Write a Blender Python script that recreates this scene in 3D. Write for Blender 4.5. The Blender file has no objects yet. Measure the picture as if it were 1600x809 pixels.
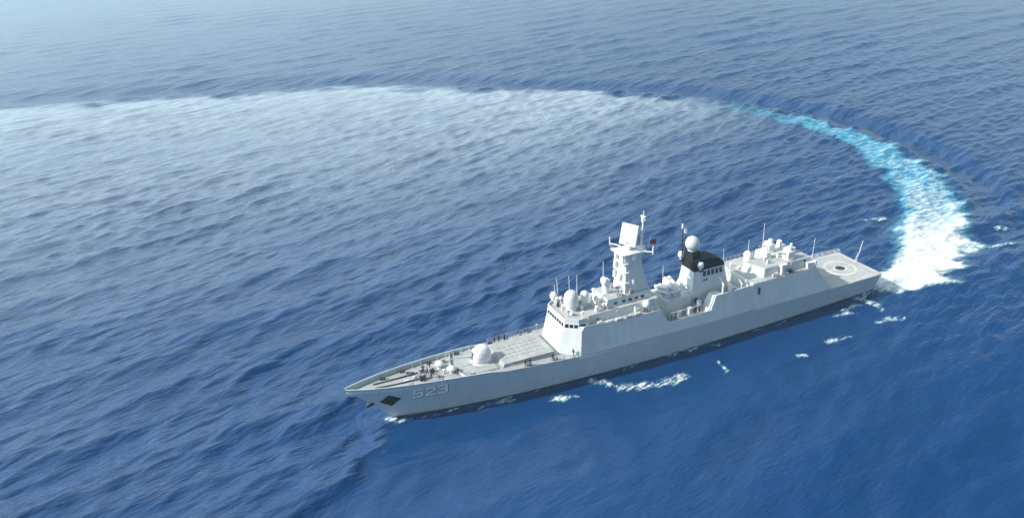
import bpy, bmesh, math, random
import numpy as np
from mathutils import Vector
R = math.radians
random.seed(7); rng = np.random.default_rng(11)
S = bpy.context.scene
COL = S.collection

# ------------------------------------------------------------------ camera
CAM = (-23.4355, -139.4806, 99.3436)
YAW, PITCH, ROLL, FPX = 1.160295, 0.433511, -0.046762, 1300.0
def make_camera():
    d = Vector((math.cos(PITCH)*math.cos(YAW), math.cos(PITCH)*math.sin(YAW), -math.sin(PITCH)))
    r = d.cross(Vector((0, 0, 1))).normalized(); u = r.cross(d)
    r2 = r*math.cos(ROLL) + u*math.sin(ROLL); u2 = -r*math.sin(ROLL) + u*math.cos(ROLL)
    from mathutils import Matrix
    m = Matrix((r2, u2, -d)).transposed().to_4x4(); m.translation = Vector(CAM)
    cd = bpy.data.cameras.new('camera'); cd.sensor_width = 36.0; cd.lens = FPX*36/1600
    cd.clip_start = 0.5; cd.clip_end = 40000
    o = bpy.data.objects.new('camera', cd); o.matrix_world = m
    COL.objects.link(o); S.camera = o
make_camera()

# ------------------------------------------------------------------ sky, sun, exposure
SUN_EL, SUN_AZ = R(37), R(-79)          # sun_rotation: direction = (sin, cos)
W = bpy.data.worlds.new('World'); S.world = W; W.use_nodes = True
wn = W.node_tree
sky = wn.nodes.new('ShaderNodeTexSky'); sky.sky_type = 'NISHITA'; sky.sun_disc = False
sky.sun_elevation = SUN_EL; sky.sun_rotation = SUN_AZ
sky.air_density = 1.0; sky.dust_density = .8; sky.ozone_density = .4
# bright cloud veil added in the unseen sky, left, to give the sea sheen
def veil():
    L = wn.links.new
    tc = wn.nodes.new('ShaderNodeTexCoord'); nz = wn.nodes.new('ShaderNodeTexNoise'); mp = wn.nodes.new('ShaderNodeMapping')
    mp.inputs['Scale'].default_value = (1.2, 1.2, 4.0); L(tc.outputs['Generated'], mp.inputs['Vector']); L(mp.outputs[0], nz.inputs['Vector'])
    nz.inputs['Scale'].default_value = 2.2; nz.inputs['Detail'].default_value = 5
    dt = wn.nodes.new('ShaderNodeVectorMath'); dt.operation = 'DOT_PRODUCT'; L(tc.outputs['Generated'], dt.inputs[0])
    az, el = R(128), R(16); dt.inputs[1].default_value = (math.cos(az)*math.cos(el), math.sin(az)*math.cos(el), math.sin(el))
    mr = wn.nodes.new('ShaderNodeMapRange'); mr.interpolation_type = 'SMOOTHSTEP'; L(dt.outputs['Value'], mr.inputs[0])
    mr.inputs[1].default_value = -.05; mr.inputs[2].default_value = .95
    mn = wn.nodes.new('ShaderNodeMapRange'); L(nz.outputs['Fac'], mn.inputs[0]); mn.inputs[1].default_value = .3; mn.inputs[2].default_value = .7; mn.inputs[3].default_value = .65; mn.inputs[4].default_value = 1
    mu = wn.nodes.new('ShaderNodeMath'); mu.operation = 'MULTIPLY'; 
    sz = wn.nodes.new('ShaderNodeSeparateXYZ'); L(tc.outputs['Generated'], sz.inputs[0])      # pale band added along the whole horizon, lightening the far water
    hb = wn.nodes.new('ShaderNodeMapRange'); hb.interpolation_type = 'SMOOTHSTEP'; L(sz.outputs[2], hb.inputs[0])
    hb.inputs[1].default_value = .42; hb.inputs[2].default_value = 0; hb.inputs[3].default_value = 0; hb.inputs[4].default_value = .66
    mxx = wn.nodes.new('ShaderNodeMath'); mxx.operation = 'MAXIMUM'; L(mr.outputs[0], mxx.inputs[0]); L(hb.outputs[0], mxx.inputs[1])
    L(mxx.outputs[0], mu.inputs[0])
    L(mn.outputs[0], mu.inputs[1])
    mx = wn.nodes.new('ShaderNodeMix'); mx.data_type = 'RGBA'; L(mu.outputs[0], mx.inputs[0]); L(sky.outputs[0], mx.inputs[6])
    mx.inputs[7].default_value = (*VEIL, 1); 
    lo = wn.nodes.new('ShaderNodeMapRange'); L(sz.outputs[2], lo.inputs[0]); lo.inputs[1].default_value = 0; lo.inputs[2].default_value = -.03
    m2 = wn.nodes.new('ShaderNodeMix'); m2.data_type = 'RGBA'; L(lo.outputs[0], m2.inputs[0]); L(mx.outputs[2], m2.inputs[6])
    m2.inputs[7].default_value = (2.5, 4.6, 7.5, 1); L(m2.outputs[2], wn.nodes['Background'].inputs[0])       # open sea below the horizon
VEIL = (24.0, 28.8, 30.5)
veil()
wn.nodes['Background'].inputs[1].default_value = 0.060
sd = bpy.data.lights.new('sun', 'SUN'); sd.energy = 5.0; sd.angle = R(0.5); sd.color = (1.0, 0.93, 0.84)
so = bpy.data.objects.new('sun', sd); COL.objects.link(so)
sv = Vector((math.sin(SUN_AZ)*math.cos(SUN_EL), math.cos(SUN_AZ)*math.cos(SUN_EL), math.sin(SUN_EL)))
so.rotation_euler = sv.to_track_quat('Z', 'Y').to_euler(); so.location = sv*300
S.view_settings.view_transform = 'Standard'; S.view_settings.look = 'None'
S.view_settings.exposure = 0.30; S.view_settings.gamma = 1.0; S.view_settings.use_curve_mapping = False
HAZE, HAZE_COL = .00025, (.50, .76, .90, 1)
S.cycles.max_bounces = 6; S.cycles.transparent_max_bounces = 12; S.cycles.volume_bounces = 1
S.cycles.caustics_reflective = False; S.cycles.caustics_refractive = False

# ------------------------------------------------------------------ materials
def new_mat(name):
    m = bpy.data.materials.new(name); m.use_nodes = True
    return m, m.node_tree, m.node_tree.nodes['Principled BSDF']
def N(nt, t, **kw):
    n = nt.nodes.new(t)
    for k, v in kw.items(): setattr(n, k, v)
    return n
def mathn(nt, op, a, b=None, clamp=False):
    n = N(nt, 'ShaderNodeMath', operation=op, use_clamp=clamp)
    for i, v in enumerate((a, b)):
        if v is None: continue
        if isinstance(v, (int, float)): n.inputs[i].default_value = v
        else: nt.links.new(v, n.inputs[i])
    return n.outputs[0]
def smooth(nt, v, a, b):
    n = N(nt, 'ShaderNodeMapRange', interpolation_type='SMOOTHSTEP')
    nt.links.new(v, n.inputs[0]); n.inputs[1].default_value = a; n.inputs[2].default_value = b
    return n.outputs[0]
def noise(nt, vec, scale, detail=3, rough=.55):
    n = N(nt, 'ShaderNodeTexNoise'); n.inputs['Scale'].default_value = scale
    n.inputs['Detail'].default_value = detail; n.inputs['Roughness'].default_value = rough
    if vec is not None: nt.links.new(vec, n.inputs['Vector'])
    return n.outputs['Fac']
def mapped(nt, scale=(1, 1, 1), rot=(0, 0, 0)):
    t = N(nt, 'ShaderNodeTexCoord'); m = N(nt, 'ShaderNodeMapping')
    if any(rot):                                   # turn first, then stretch along the turned axes
        m.vector_type = 'TEXTURE'; scale = tuple(1/k for k in scale)
    m.inputs['Scale'].default_value = scale; m.inputs['Rotation'].default_value = rot
    nt.links.new(t.outputs['Object'], m.inputs['Vector']); return m.outputs[0]
def paint(name, col, rough=.55, stain=.12, streak=(.5, .5, .12), var=.10, smudge=0):
    """weathered ship paint: base colour with faint streaks running down and blotches"""
    m, nt, b = new_mat(name)
    f1 = noise(nt, mapped(nt, streak), 1.6, 5, .6); f2 = noise(nt, mapped(nt), .23, 4, .6)
    mx = N(nt, 'ShaderNodeMix', data_type='RGBA')
    c = Vector(col)
    mx.inputs[6].default_value = (*(c*(1-stain)), 1); mx.inputs[7].default_value = (*(c*(1+var)), 1)
    s = mathn(nt, 'ADD', mathn(nt, 'MULTIPLY', smooth(nt, f1, .3, .7), .55), mathn(nt, 'MULTIPLY', smooth(nt, f2, .3, .7), .45))
    nt.links.new(s, mx.inputs[0]); out = mx.outputs[2]
    if smudge:                                    # scuffs, tyre marks and worn patches
        f3 = mathn(nt, 'MULTIPLY', smooth(nt, noise(nt, mapped(nt, (.35, 1.5, 1)), 1, 6, .7), .52, .68), smudge)
        m3 = N(nt, 'ShaderNodeMix', data_type='RGBA'); nt.links.new(f3, m3.inputs[0]); nt.links.new(out, m3.inputs[6])
        m3.inputs[7].default_value = (*(c*.45), 1); out = m3.outputs[2]
    nt.links.new(out, b.inputs['Base Color'])
    b.inputs['Roughness'].default_value = rough
    return m
M = {}
M['upper'] = paint('superstructure_paint', (.62, .66, .665))
M['deck'] = paint('deck_paint', (.36, .375, .375), .75, .2, (.4, .4, .4), .12, .45)
M['flight'] = paint('flight_deck_paint', (.41, .42, .42), .75, .2, (.3, .6, .4), .12, .45)
M['deck2'] = paint('roof_deck_paint', (.39, .41, .41), .7, .14, (.4, .4, .4), .1, .4)
M['white'] = paint('white_fittings_paint', (.74, .745, .73), .45, .08)
M['black'] = paint('funnel_black_paint', (.006, .006, .007), .85, .2)
M['dark'] = paint('dark_fittings', (.03, .032, .036), .5, .2)
M['dome'] = paint('radome_grey', (.58, .60, .60), .5, .1)
M['glass'] = new_mat('bridge_glass')[0]
_b = M['glass'].node_tree.nodes['Principled BSDF']; _b.inputs['Base Color'].default_value = (.01, .014, .02, 1); _b.inputs['Roughness'].default_value = .08
M['marking'] = paint('deck_marking_paint', (.62, .63, .62), .7, .3, (.8, .8, .8), .05)
M['number'] = paint('hull_number_paint', (.90, .90, .89), .6, .08)
M['shadow_number'] = paint('hull_number_edge_paint', (.10, .11, .13), .6, .1)
M['mid'] = paint('mid_grey_fittings', (.30, .31, .31), .6, .12)
M['flag'] = paint('flag_red_cloth', (.22, .02, .03), .9, .1)
def hull_material():
    m, nt, b = new_mat('hull_paint')
    t = N(nt, 'ShaderNodeTexCoord'); sx = N(nt, 'ShaderNodeSeparateXYZ'); nt.links.new(t.outputs['Object'], sx.inputs[0])
    f1 = noise(nt, mapped(nt, (.9, .5, .07)), 1.3, 5, .6); f2 = noise(nt, mapped(nt, (.2, .2, .2)), 1, 4, .6)
    mx = N(nt, 'ShaderNodeMix', data_type='RGBA')
    mx.inputs[6].default_value = (.46, .535, .565, 1); mx.inputs[7].default_value = (.54, .61, .635, 1)
    s = mathn(nt, 'ADD', mathn(nt, 'MULTIPLY', smooth(nt, f1, .3, .7), .5), mathn(nt, 'MULTIPLY', smooth(nt, f2, .3, .7), .5))
    nt.links.new(s, mx.inputs[0])
    bt = N(nt, 'ShaderNodeMix', data_type='RGBA')          # black boot topping at the waterline
    zz = mathn(nt, 'ADD', sx.outputs[2], mathn(nt, 'MULTIPLY', f1, .25))
 
    # plate seams and thin rusty run-off marks
    sx2 = N(nt, 'ShaderNodeCombineXYZ'); nt.links.new(sx.outputs[0], sx2.inputs[0]); nt.links.new(sx.outputs[2], sx2.inputs[1])
    bk = N(nt, 'ShaderNodeTexBrick'); nt.links.new(sx2.outputs[0], bk.inputs['Vector']); bk.inputs['Scale'].default_value = 1.0
    bk.inputs['Brick Width'].default_value = 7.5; bk.inputs['Row Height'].default_value = 2.1; bk.inputs['Mortar Size'].default_value = .045; bk.inputs['Mortar Smooth'].default_value = .4
    run = smooth(nt, noise(nt, mapped(nt, (1.1, .5, .045)), 1.0, 3, .6), .63, .74); run = mathn(nt, 'MULTIPLY', run, smooth(nt, f2, .48, .66))
    sm = N(nt, 'ShaderNodeMix', data_type='RGBA'); nt.links.new(mathn(nt, 'MULTIPLY', bk.outputs['Fac'], .30), sm.inputs[0])
    nt.links.new(mx.outputs[2], sm.inputs[6]); sm.inputs[7].default_value = (.22, .25, .27, 1)
    rs = N(nt, 'ShaderNodeMix', data_type='RGBA'); nt.links.new(mathn(nt, 'MULTIPLY', run, .45), rs.inputs[0])
    nt.links.new(sm.outputs[2], rs.inputs[6]); rs.inputs[7].default_value = (.27, .22, .17, 1)
    nt.links.new(smooth(nt, zz,   .30, .50), bt.inputs[0])
    bt.inputs[6].default_value = (.10, .12, .14, 1); nt.links.new(rs.outputs[2], bt.inputs[7])
    nt.links.new(bt.outputs[2], b.inputs['Base Color']); b.inputs['Roughness'].default_value = .5
    return m
M['hull'] = hull_material()
def person_material():
    m, nt, b = new_mat('navy_uniform')
    f = noise(nt, mapped(nt), 6, 3)
    mx = N(nt, 'ShaderNodeMix', data_type='RGBA'); mx.inputs[6].default_value = (.012, .014, .022, 1); mx.inputs[7].default_value = (.03, .034, .05, 1)
    nt.links.new(f, mx.inputs[0]); nt.links.new(mx.outputs[2], b.inputs['Base Color']); b.inputs['Roughness'].default_value = .9
    return m
M['uniform'] = person_material()
M['skin'] = paint('skin', (.45, .29, .21), .6, .05)
M['vest'] = paint('orange_life_vest', (.55, .12, .02), .8, .1)

# ------------------------------------------------------------------ mesh helpers
class MB:
    def __init__(self): self.v = []; self.f = []; self.mi = []
    def add(self, vs, fs, mi=0):
        o = len(self.v); self.v += [tuple(p) for p in vs]
        self.f += [tuple(i+o for i in f) for f in fs]; self.mi += [mi]*len(fs)
        return self
    def loft(self, a, b, cap=True):
        n = len(a)
        fs = [(i, (i+1) % n, n+(i+1) % n, n+i) for i in range(n)]
        if cap: fs += [tuple(range(n-1, -1, -1)), tuple(range(n, 2*n))]
        return self.add(list(a)+list(b), fs)
    def prism(self, bot, top, z0, z1):
        return self.loft([(x, y, z0) for x, y in bot], [(x, y, z1) for x, y in top])
    def box(self, x0, x1, y0, y1, z0, z1, tx=0, ty=0):
        """box whose top is pulled in by tx, ty"""
        return self.prism([(x0, y0), (x1, y0), (x1, y1), (x0, y1)],
                          [(x0+tx, y0+ty), (x1-tx, y0+ty), (x1-tx, y1-ty), (x0+tx, y1-ty)], z0, z1)
    def obox(self, c, ax, ay, az, hx, hy, hz):
        c, ax, ay, az = map(Vector, (c, ax, ay, az)); P = []
        for s in (-1, 1):
            for a, b in ((-1, -1), (1, -1), (1, 1), (-1, 1)): P.append(c+ax*hx*a+ay*hy*b+az*hz*s)
        return self.loft(P[:4], P[4:])
    def tube(self, pts, r, n=6, r1=None):
        pts = [Vector(p) for p in pts]; k = len(pts); rings = []
        for i, p in enumerate(pts):
            d = (pts[min(i+1, k-1)]-pts[max(i-1, 0)]).normalized()
            a = d.cross(Vector((0, 0, 1)) if abs(d.z) < .9 else Vector((1, 0, 0))).normalized(); b = d.cross(a)
            rr = r if r1 is None else r+(r1-r)*i/(k-1)
            rings.append([p+a*rr*math.cos(t*2*math.pi/n)+b*rr*math.sin(t*2*math.pi/n) for t in range(n)])
        vs = sum(rings, []); fs = []
        for i in range(k-1):
            fs += [(i*n+j, i*n+(j+1) % n, (i+1)*n+(j+1) % n, (i+1)*n+j) for j in range(n)]
        fs += [tuple(range(n-1, -1, -1)), tuple(range((k-1)*n, k*n))]
        return self.add(vs, fs)
    def lathe(self, c, prof, n=16, axis=(0, 0, 1), arc=None):
        c = Vector(c); az = Vector(axis).normalized()
        ax = az.cross(Vector((0, 1, 0)) if abs(az.y) < .9 else Vector((1, 0, 0))).normalized(); ay = az.cross(ax)
        vs = []; k = len(prof)
        for r, z in prof:
            vs += [c+az*z+(ax*math.cos(t*2*math.pi/n)+ay*math.sin(t*2*math.pi/n))*max(r, 1e-3) for t in range(n)]
        fs = []
        for i in range(k-1):
            fs += [(i*n+j, i*n+(j+1) % n, (i+1)*n+(j+1) % n, (i+1)*n+j) for j in range(n)]
        fs += [tuple(range(n-1, -1, -1)), tuple(range((k-1)*n, k*n))]
        return self.add(vs, fs)
    def ball(self, c, r, n=16, sz=1.0):
        return self.lathe(c, [(r*math.sin(math.pi*i/10), -r*sz*math.cos(math.pi*i/10)) for i in range(11)], n)
    def groups(self, gap=.06):
        """face indices of pieces that do not touch one another"""
        P = list(range(len(self.v)))
        def find(a):
            while P[a] != a: P[a] = P[P[a]]; a = P[a]
            return a
        for f in self.f:
            r = find(f[0])
            for k in f[1:]: P[find(k)] = r
        comp = {}
        for i, f in enumerate(self.f): comp.setdefault(find(f[0]), []).append(i)
        G = []
        for fs in comp.values():
            V = np.array([self.v[k] for i in fs for k in self.f[i]]); lo, hi = V.min(0), V.max(0); G.append([list(fs), lo, hi])
        merged = True
        while merged:
            merged = False
            for i in range(len(G)):
                for j in range(len(G)-1, i, -1):
                    if (np.maximum(G[i][1]-G[j][2], G[j][1]-G[i][2]) <= gap).all():
                        G[i] = [G[i][0]+G[j][0], np.minimum(G[i][1], G[j][1]), np.maximum(G[i][2], G[j][2])]; del G[j]; merged = True
        return [g[0] for g in G]
    def build(self, name, mat, parent=None, smooth=False, bevel=0.0):
        gs = self.groups()
        if len(gs) > 1:
            first = None
            for g in gs:
                sub = MB(); mp = {}
                for i in g:
                    for k in self.f[i]:
                        if k not in mp: mp[k] = len(sub.v); sub.v.append(self.v[k])
                    sub.f.append(tuple(mp[k] for k in self.f[i])); sub.mi.append(self.mi[i])
                o = sub.build_one(name, mat, parent, smooth, bevel); first = first or o
            return first
        return self.build_one(name, mat, parent, smooth, bevel)
    def build_one(self, name, mat, parent=None, smooth=False, bevel=0.0):
        me = bpy.data.meshes.new(name); me.from_pydata(self.v, [], self.f)
        mats = mat if isinstance(mat, list) else [mat]
        for m in mats: me.materials.append(m)
        me.polygons.foreach_set('material_index', self.mi)
        bm = bmesh.new(); bm.from_mesh(me); bmesh.ops.recalc_face_normals(bm, faces=bm.faces); bm.to_mesh(me); bm.free()
        if smooth:
            me.polygons.foreach_set('use_smooth', [True]*len(me.polygons)); me.set_sharp_from_angle(angle=R(40))
        o = bpy.data.objects.new(name, me); COL.objects.link(o)
        if parent: o.parent = parent
        if bevel:
            b = o.modifiers.new('bevel', 'BEVEL'); b.width = bevel; b.segments = 2; b.limit_method = 'ANGLE'
        return o
def interp(x, xs, ys): return float(np.interp(x, xs, ys))
def tag(o, label=None, cat=None, group=None, kind=None):
    for k, v in (('label', label), ('category', cat), ('group', group), ('kind', kind)):
        if v: o[k] = v
    return o

# ------------------------------------------------------------------ the sea
# wake centre line (metres; ship lies on the x axis, bow at 0, stern at 134)
WK = [(133, -1), (139, -3.2), (147, -3.6), (155, -1.5), (165, 5), (176, 13.5), (188, 23.5), (199, 36), (208, 48), (216, 64), (223, 82), (225.5, 98), (225, 115), (222, 131),
      (210, 166), (190, 194), (143, 236), (91, 282), (45, 301), (-1, 319), (-46, 336), (-91, 351), (-170, 374), (-280, 398), (-420, 420)]
def catmull(P, step):
    P = np.array(P, float); out = []
    Q = np.vstack([2*P[0]-P[1], P, 2*P[-1]-P[-2]])
    for i in range(1, len(Q)-2):
        n = max(2, int(np.linalg.norm(Q[i+1]-Q[i])/step))
        for t in np.linspace(0, 1, n, endpoint=False):
            a, b, c, d = Q[i-1:i+3]
            out.append(.5*((2*b)+(c-a)*t+(2*a-5*b+4*c-d)*t*t+(3*b-a-3*c+d)*t**3))
    out.append(P[-1]); return np.array(out)
WP = catmull(WK, 3.0)
WT = np.gradient(WP, axis=0); WT /= np.linalg.norm(WT, axis=1)[:, None]
WS = np.concatenate([[0], np.cumsum(np.linalg.norm(np.diff(WP, axis=0), axis=1))])
def axis_coords(lo, hi, fine, mid_growth, far):
    c = list(np.arange(lo, hi+1e-6, fine))
    def tail(start, sgn):
        out = []; x = start; st = fine
        while abs(x-start) < far:
            st = min(st*(1+mid_growth) if abs(x-start) < 1200 else st*1.12, 900)
            x += sgn*st; out.append(x)
        return out
    return np.array(tail(lo, -1)[::-1]+c+tail(hi, 1))
gx = axis_coords(-110, 245, .75, .008, 14000); gy = axis_coords(-95, 160, .75, .007, 14000)
NX, NY = len(gx), len(gy)
X, Y = np.meshgrid(gx, gy); sxs = np.gradient(gx)[None, :]+0*Y; sys_ = np.gradient(gy)[:, None]+0*X
STEP = np.maximum(sxs, sys_)
def vnoise(x, y, scale, seed):
    """smooth value noise on numpy arrays"""
    g = np.random.default_rng(seed).random((256, 256)); x = x/scale; y = y/scale
    xi = np.floor(x).astype(int); yi = np.floor(y).astype(int); fx = x-xi; fy = y-yi
    fx = fx*fx*(3-2*fx); fy = fy*fy*(3-2*fy)
    def q(i, j): return g[j % 256, i % 256]
    return (q(xi, yi)*(1-fx)+q(xi+1, yi)*fx)*(1-fy)+(q(xi, yi+1)*(1-fx)+q(xi+1, yi+1)*fx)*fy
def sstep(v, a, b):
    t = np.clip((v-a)/(b-a), 0, 1); return t*t*(3-2*t)
# signed distance to the wake line and distance along it
D = np.full(X.shape, 1e4); SA = np.zeros(X.shape)
reg = (X > -430) & (X < 330) & (Y > -60) & (Y < 520)
px, py = X[reg], Y[reg]; dmin = np.empty(len(px)); sarr = np.empty(len(px))
for c0 in range(0, len(px), 20000):
    a = np.stack([px[c0:c0+20000], py[c0:c0+20000]], 1)
    d2 = ((a[:, None, :]-WP[None])**2).sum(2); k = d2.argmin(1)
    v = a-WP[k]; t = WT[k]
    dmin[c0:c0+20000] = np.sign(t[:, 0]*v[:, 1]-t[:, 1]*v[:, 0])*np.sqrt(d2[np.arange(len(k)), k])
    sarr[c0:c0+20000] = WS[k]+(v*t).sum(1)
D[reg] = dmin; SA[reg] = sarr          # D > 0: inside of the turn (left of travel away from the ship)
INS = D
halfw = np.interp(SA, [0, 8, 25, 45, 75, 105, 135, 170, 220, 330], [5.5, 8.5, 12.5, 13.5, 13, 11.5, 9.5, 8.5, 8, 8])
UU, VV = X*.917-Y*.40, X*.40+Y*.917
edge = vnoise(UU*.22, VV, 4.5, 3)*.65+vnoise(UU*.35, VV, 1.9, 4)*.35
prof = sstep(1-np.abs(D)/(halfw*np.where(D < 0, .62+.95*edge, .72+.55*edge)), 0, .62)
prof[SA < -1] = 0
# lee of the ship: calm, between the hull and the bow wave line
bowx = np.interp(-Y, [-1, .8, 7.2, 16, 20, 25, 60, 140], [9.5, 8.7, 5.1, 1.3, -1.7, -6.5, -38, -110])
wob = (vnoise(X, Y, 11, 8)-.5)*7+(vnoise(X, Y, 4, 9)-.5)*4
calm = sstep(X-bowx+wob*np.clip(-Y/12, .1, 1), -2.5, 3.5)*sstep(-Y, -2, 3)
calm *= 1-sstep(X+Y*.30, 96, 150)*.75
calm = np.clip(calm, 0, 1)
film_sheen = (.45*np.exp(-np.clip(D-halfw*.2, 0, None)/60)+.55*np.exp(-np.clip(D-halfw*.2, 0, None)/300))*sstep(D+(vnoise(UU*.5, VV, 9, 61)-.5)*16+(vnoise(UU*.5, VV, 4, 62)-.5)*6, -halfw*1.1, halfw*.5)*sstep(Y-.9*(X-85), -45, 140)*sstep(Y, 30, 190)  # bubbles near the wake; the long tail paints sky sheen over the turn
film_sheen[~reg] = 0
# waves: many sine trains, none shorter than the grid can carry
H = np.zeros(X.shape); DX = np.zeros(X.shape); DY = np.zeros(X.shape)
base_dir = R(-72)
for i in range(84):
    lam = 2.4*(26/2.4)**(rng.random()**1.1)
    th = base_dir+rng.normal(0, R(17 if lam > 9 else 27)); k = 2*math.pi/lam
    amp = .0080*lam**.88*(.6+.8*rng.random()); ph = rng.random()*6.28
    att = np.clip((lam/STEP-2.5)/2.5, 0, 1)
    arg = k*(X*math.cos(th)+Y*math.sin(th))+ph; c = np.cos(arg)*att*amp
    cm = 1-calm*(.56 if lam < 14 else .40)
    H += c*cm; s = -np.sin(arg)*att*amp*.8*cm; DX += s*math.cos(th); DY += s*math.sin(th)
gust = .50+.80*vnoise(X, Y, 46, 21); gust *= 1-.42*sstep(-D, 4, 26)*(D < 0)*reg*(SA > 5); gust *= 1-.4*((~reg) & ((Y > 300) | (X > 300))); gust *= 1-.38*film_sheen; gust *= 1-.35*sstep(np.hypot(X-70, Y), 330, 800); H *= gust; DX *= gust; DY *= gust
near = np.exp(-(np.maximum(np.abs(Y)-7, 0)/5)**2)*((X > 3) & (X < 140))      # calmer right against the hull
H *= 1-.5*near
# a low wave front on the outside of the turn
fr = sstep(SA, 30, 140)*(1-sstep(SA, 420, 720)*.3)
fw = 2.4+SA*.012
H += fr*(.5*np.exp(-((D+halfw+1.0)/fw)**2)-2.1*np.exp(-((D+halfw+fw*2.2)/(fw*1.55))**2))
# divergent ship waves on the starboard quarter and beyond the stern
for q, (a0, b0) in enumerate(((150, -14), (165, -30), (185, -8))):
    dd = (Y-b0)-(X-a0)*-.05; 
    H += .28*np.exp(-((dd)/3.2)**2)*sstep(X, a0-12, a0)*(1-sstep(X, a0+45, a0+80))
boil = prof*np.exp(-np.clip(SA, 0, None)/75)
bump = vnoise(X, Y, 2.6, 31)*.6+vnoise(X, Y, 1.5, 32)*.4
H += boil*(bump*1.5+.15)
# foam streaks torn along the port side: (points, half width)
FO = [([(26.1, -6.3), (29.5, -6.2), (33.2, -6.9)], .75), ([(39.8, -10), (43.4, -10.9), (45.4, -12)], .65),
      ([(50.9, -7.4), (53.1, -9.9), (55.7, -13)], .75), ([(55.7, -13), (59, -14.5), (63.4, -15.2), (68, -15.4), (69.7, -14.6)], 1.35),
      ([(79.5, -14.1), (78.6, -16.6), (78.1, -18.1)], .65), ([(71, -7.3), (74.7, -7.6), (78.6, -7.9)], .4), ([(115.5, -11.1), (120.6, -12.5)], .8),
      ([(119.6, -10), (125, -9.4)], .7), ([(105.4, -19.2), (108.7, -19.7), (111.5, -20.3)], .7), ([(122.6, -17.9), (128.3, -19.3)], 1.0),
      ([(127.5, -7.7), (128.3, -12), (127.3, -14)], 1.0), ([(126, -6.2), (131, -6.6), (137.6, -6.2), (142.5, -5.6)], 1.0), ([(166.4, 28.2), (169.8, 27.3), (172.3, 28.2)], .9),
      ([(193.5, 5.4), (197, 5)], .8), ([(172.8, 3.3), (187, -3.5)], 1.1), ([(7.6, -.4), (8.8, -1.1), (10.2, -1.6)], .75), ([(11.5, -2.2), (18, -3.4), (22, -4.2)], .28),
      ([(94.9, -21.6), (97.9, -22.3)], .5), ([(82, -8), (83.8, -8)], .4), ([(184, 62), (188, 61)], .6), ([(188, 84), (192, 83)], .5)]
foam = np.zeros(X.shape); fb = (X > 0) & (X < 215) & (Y > -40) & (Y < 100)
fx_, fy_ = X[fb], Y[fb]; wx = fx_+(vnoise(fx_, fy_, 3, 51)-.5)*1.6; wy = fy_+(vnoise(fx_, fy_, 3, 52)-.5)*1.6; fv = np.zeros(len(fx_))
FO = [(p_, w_, 1.0) for p_, w_ in FO]
FO += [([(x, -float(np.interp(x, [9, 20, 40, 60, 90, 110, 134], [.5, 3.1, 5.6, 6.8, 6.85, 6.5, 5.2]))-.5) for x in np.arange(11, 135, 3.0)], .42, .66)]
for pts, w, lvl in FO:
    for (ax, ay), (bx, by) in zip(pts[:-1], pts[1:]):
        t = np.clip(((wx-ax)*(bx-ax)+(wy-ay)*(by-ay))/((bx-ax)**2+(by-ay)**2), 0, 1)
        d = np.hypot(wx-ax-t*(bx-ax), wy-ay-t*(by-ay)); fv = np.maximum(fv, np.clip(1.5-d/(w*1.25), 0, 1)*lvl)
foam[fb] = fv
H[fb] += fv*.22*vnoise(fx_, fy_, 1.6, 53)
PXY = np.stack([X+DX, Y+DY, H], -1).reshape(-1, 3)

def grid_mesh(name, keep=None, lift=0.0):
    idx = np.arange(NX*NY).reshape(NY, NX)
    q = np.stack([idx[:-1, :-1], idx[:-1, 1:], idx[1:, 1:], idx[1:, :-1]], -1).reshape(-1, 4)
    P = PXY; sel = None
    if keep is not None:
        kf = keep.reshape(-1)[q].any(1); q = q[kf]
        sel, inv = np.unique(q, return_inverse=True); q = inv.reshape(-1, 4); P = PXY[sel]+np.array([0, 0, lift])
    me = bpy.data.meshes.new(name)
    me.vertices.add(len(P)); me.vertices.foreach_set('co', P.astype(np.float32).ravel())
    me.loops.add(q.size); me.loops.foreach_set('vertex_index', q.astype(np.int32).ravel())
    me.polygons.add(len(q)); me.polygons.foreach_set('loop_start', np.arange(0, q.size, 4, dtype=np.int32))
    me.polygons.foreach_set('use_smooth', np.ones(len(q), bool)); me.update(calc_edges=True)
    o = bpy.data.objects.new(name, me); COL.objects.link(o); return o, me, sel
def attr(me, name, arr, sel):
    a = me.attributes.new(name, 'FLOAT', 'POINT'); v = arr.reshape(-1)
    a.data.foreach_set('value', (v if sel is None else v[sel]).astype(np.float32))
WROT = (0, 0, R(18))
def water_bump(nt, b, calm_out=None, strength=1.0):
    n1 = noise(nt, mapped(nt, (.11, .36, .3), WROT), 1.0, 4, .5)
    n2 = noise(nt, mapped(nt, (.55, 1.25, 1), (0, 0, R(8))), 1.0, 3, .55)
    big = mathn(nt, 'MULTIPLY', n1, 1.9)
    if calm_out is not None: big = mathn(nt, 'MULTIPLY', big, mathn(nt, 'SUBTRACT', 1.0, mathn(nt, 'MULTIPLY', calm_out, .80)))
    h = mathn(nt, 'ADD', big, mathn(nt, 'MULTIPLY', n2, .36))
    bp = N(nt, 'ShaderNodeBump'); bp.inputs['Distance'].default_value = .55*strength
    nt.links.new(h, bp.inputs['Height'])
    if calm_out is not None:
        nt.links.new(mathn(nt, 'SUBTRACT', 1.0, mathn(nt, 'MULTIPLY', calm_out, .25)), bp.inputs['Strength'])
    nt.links.new(bp.outputs[0], b.inputs['Normal'])
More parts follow.
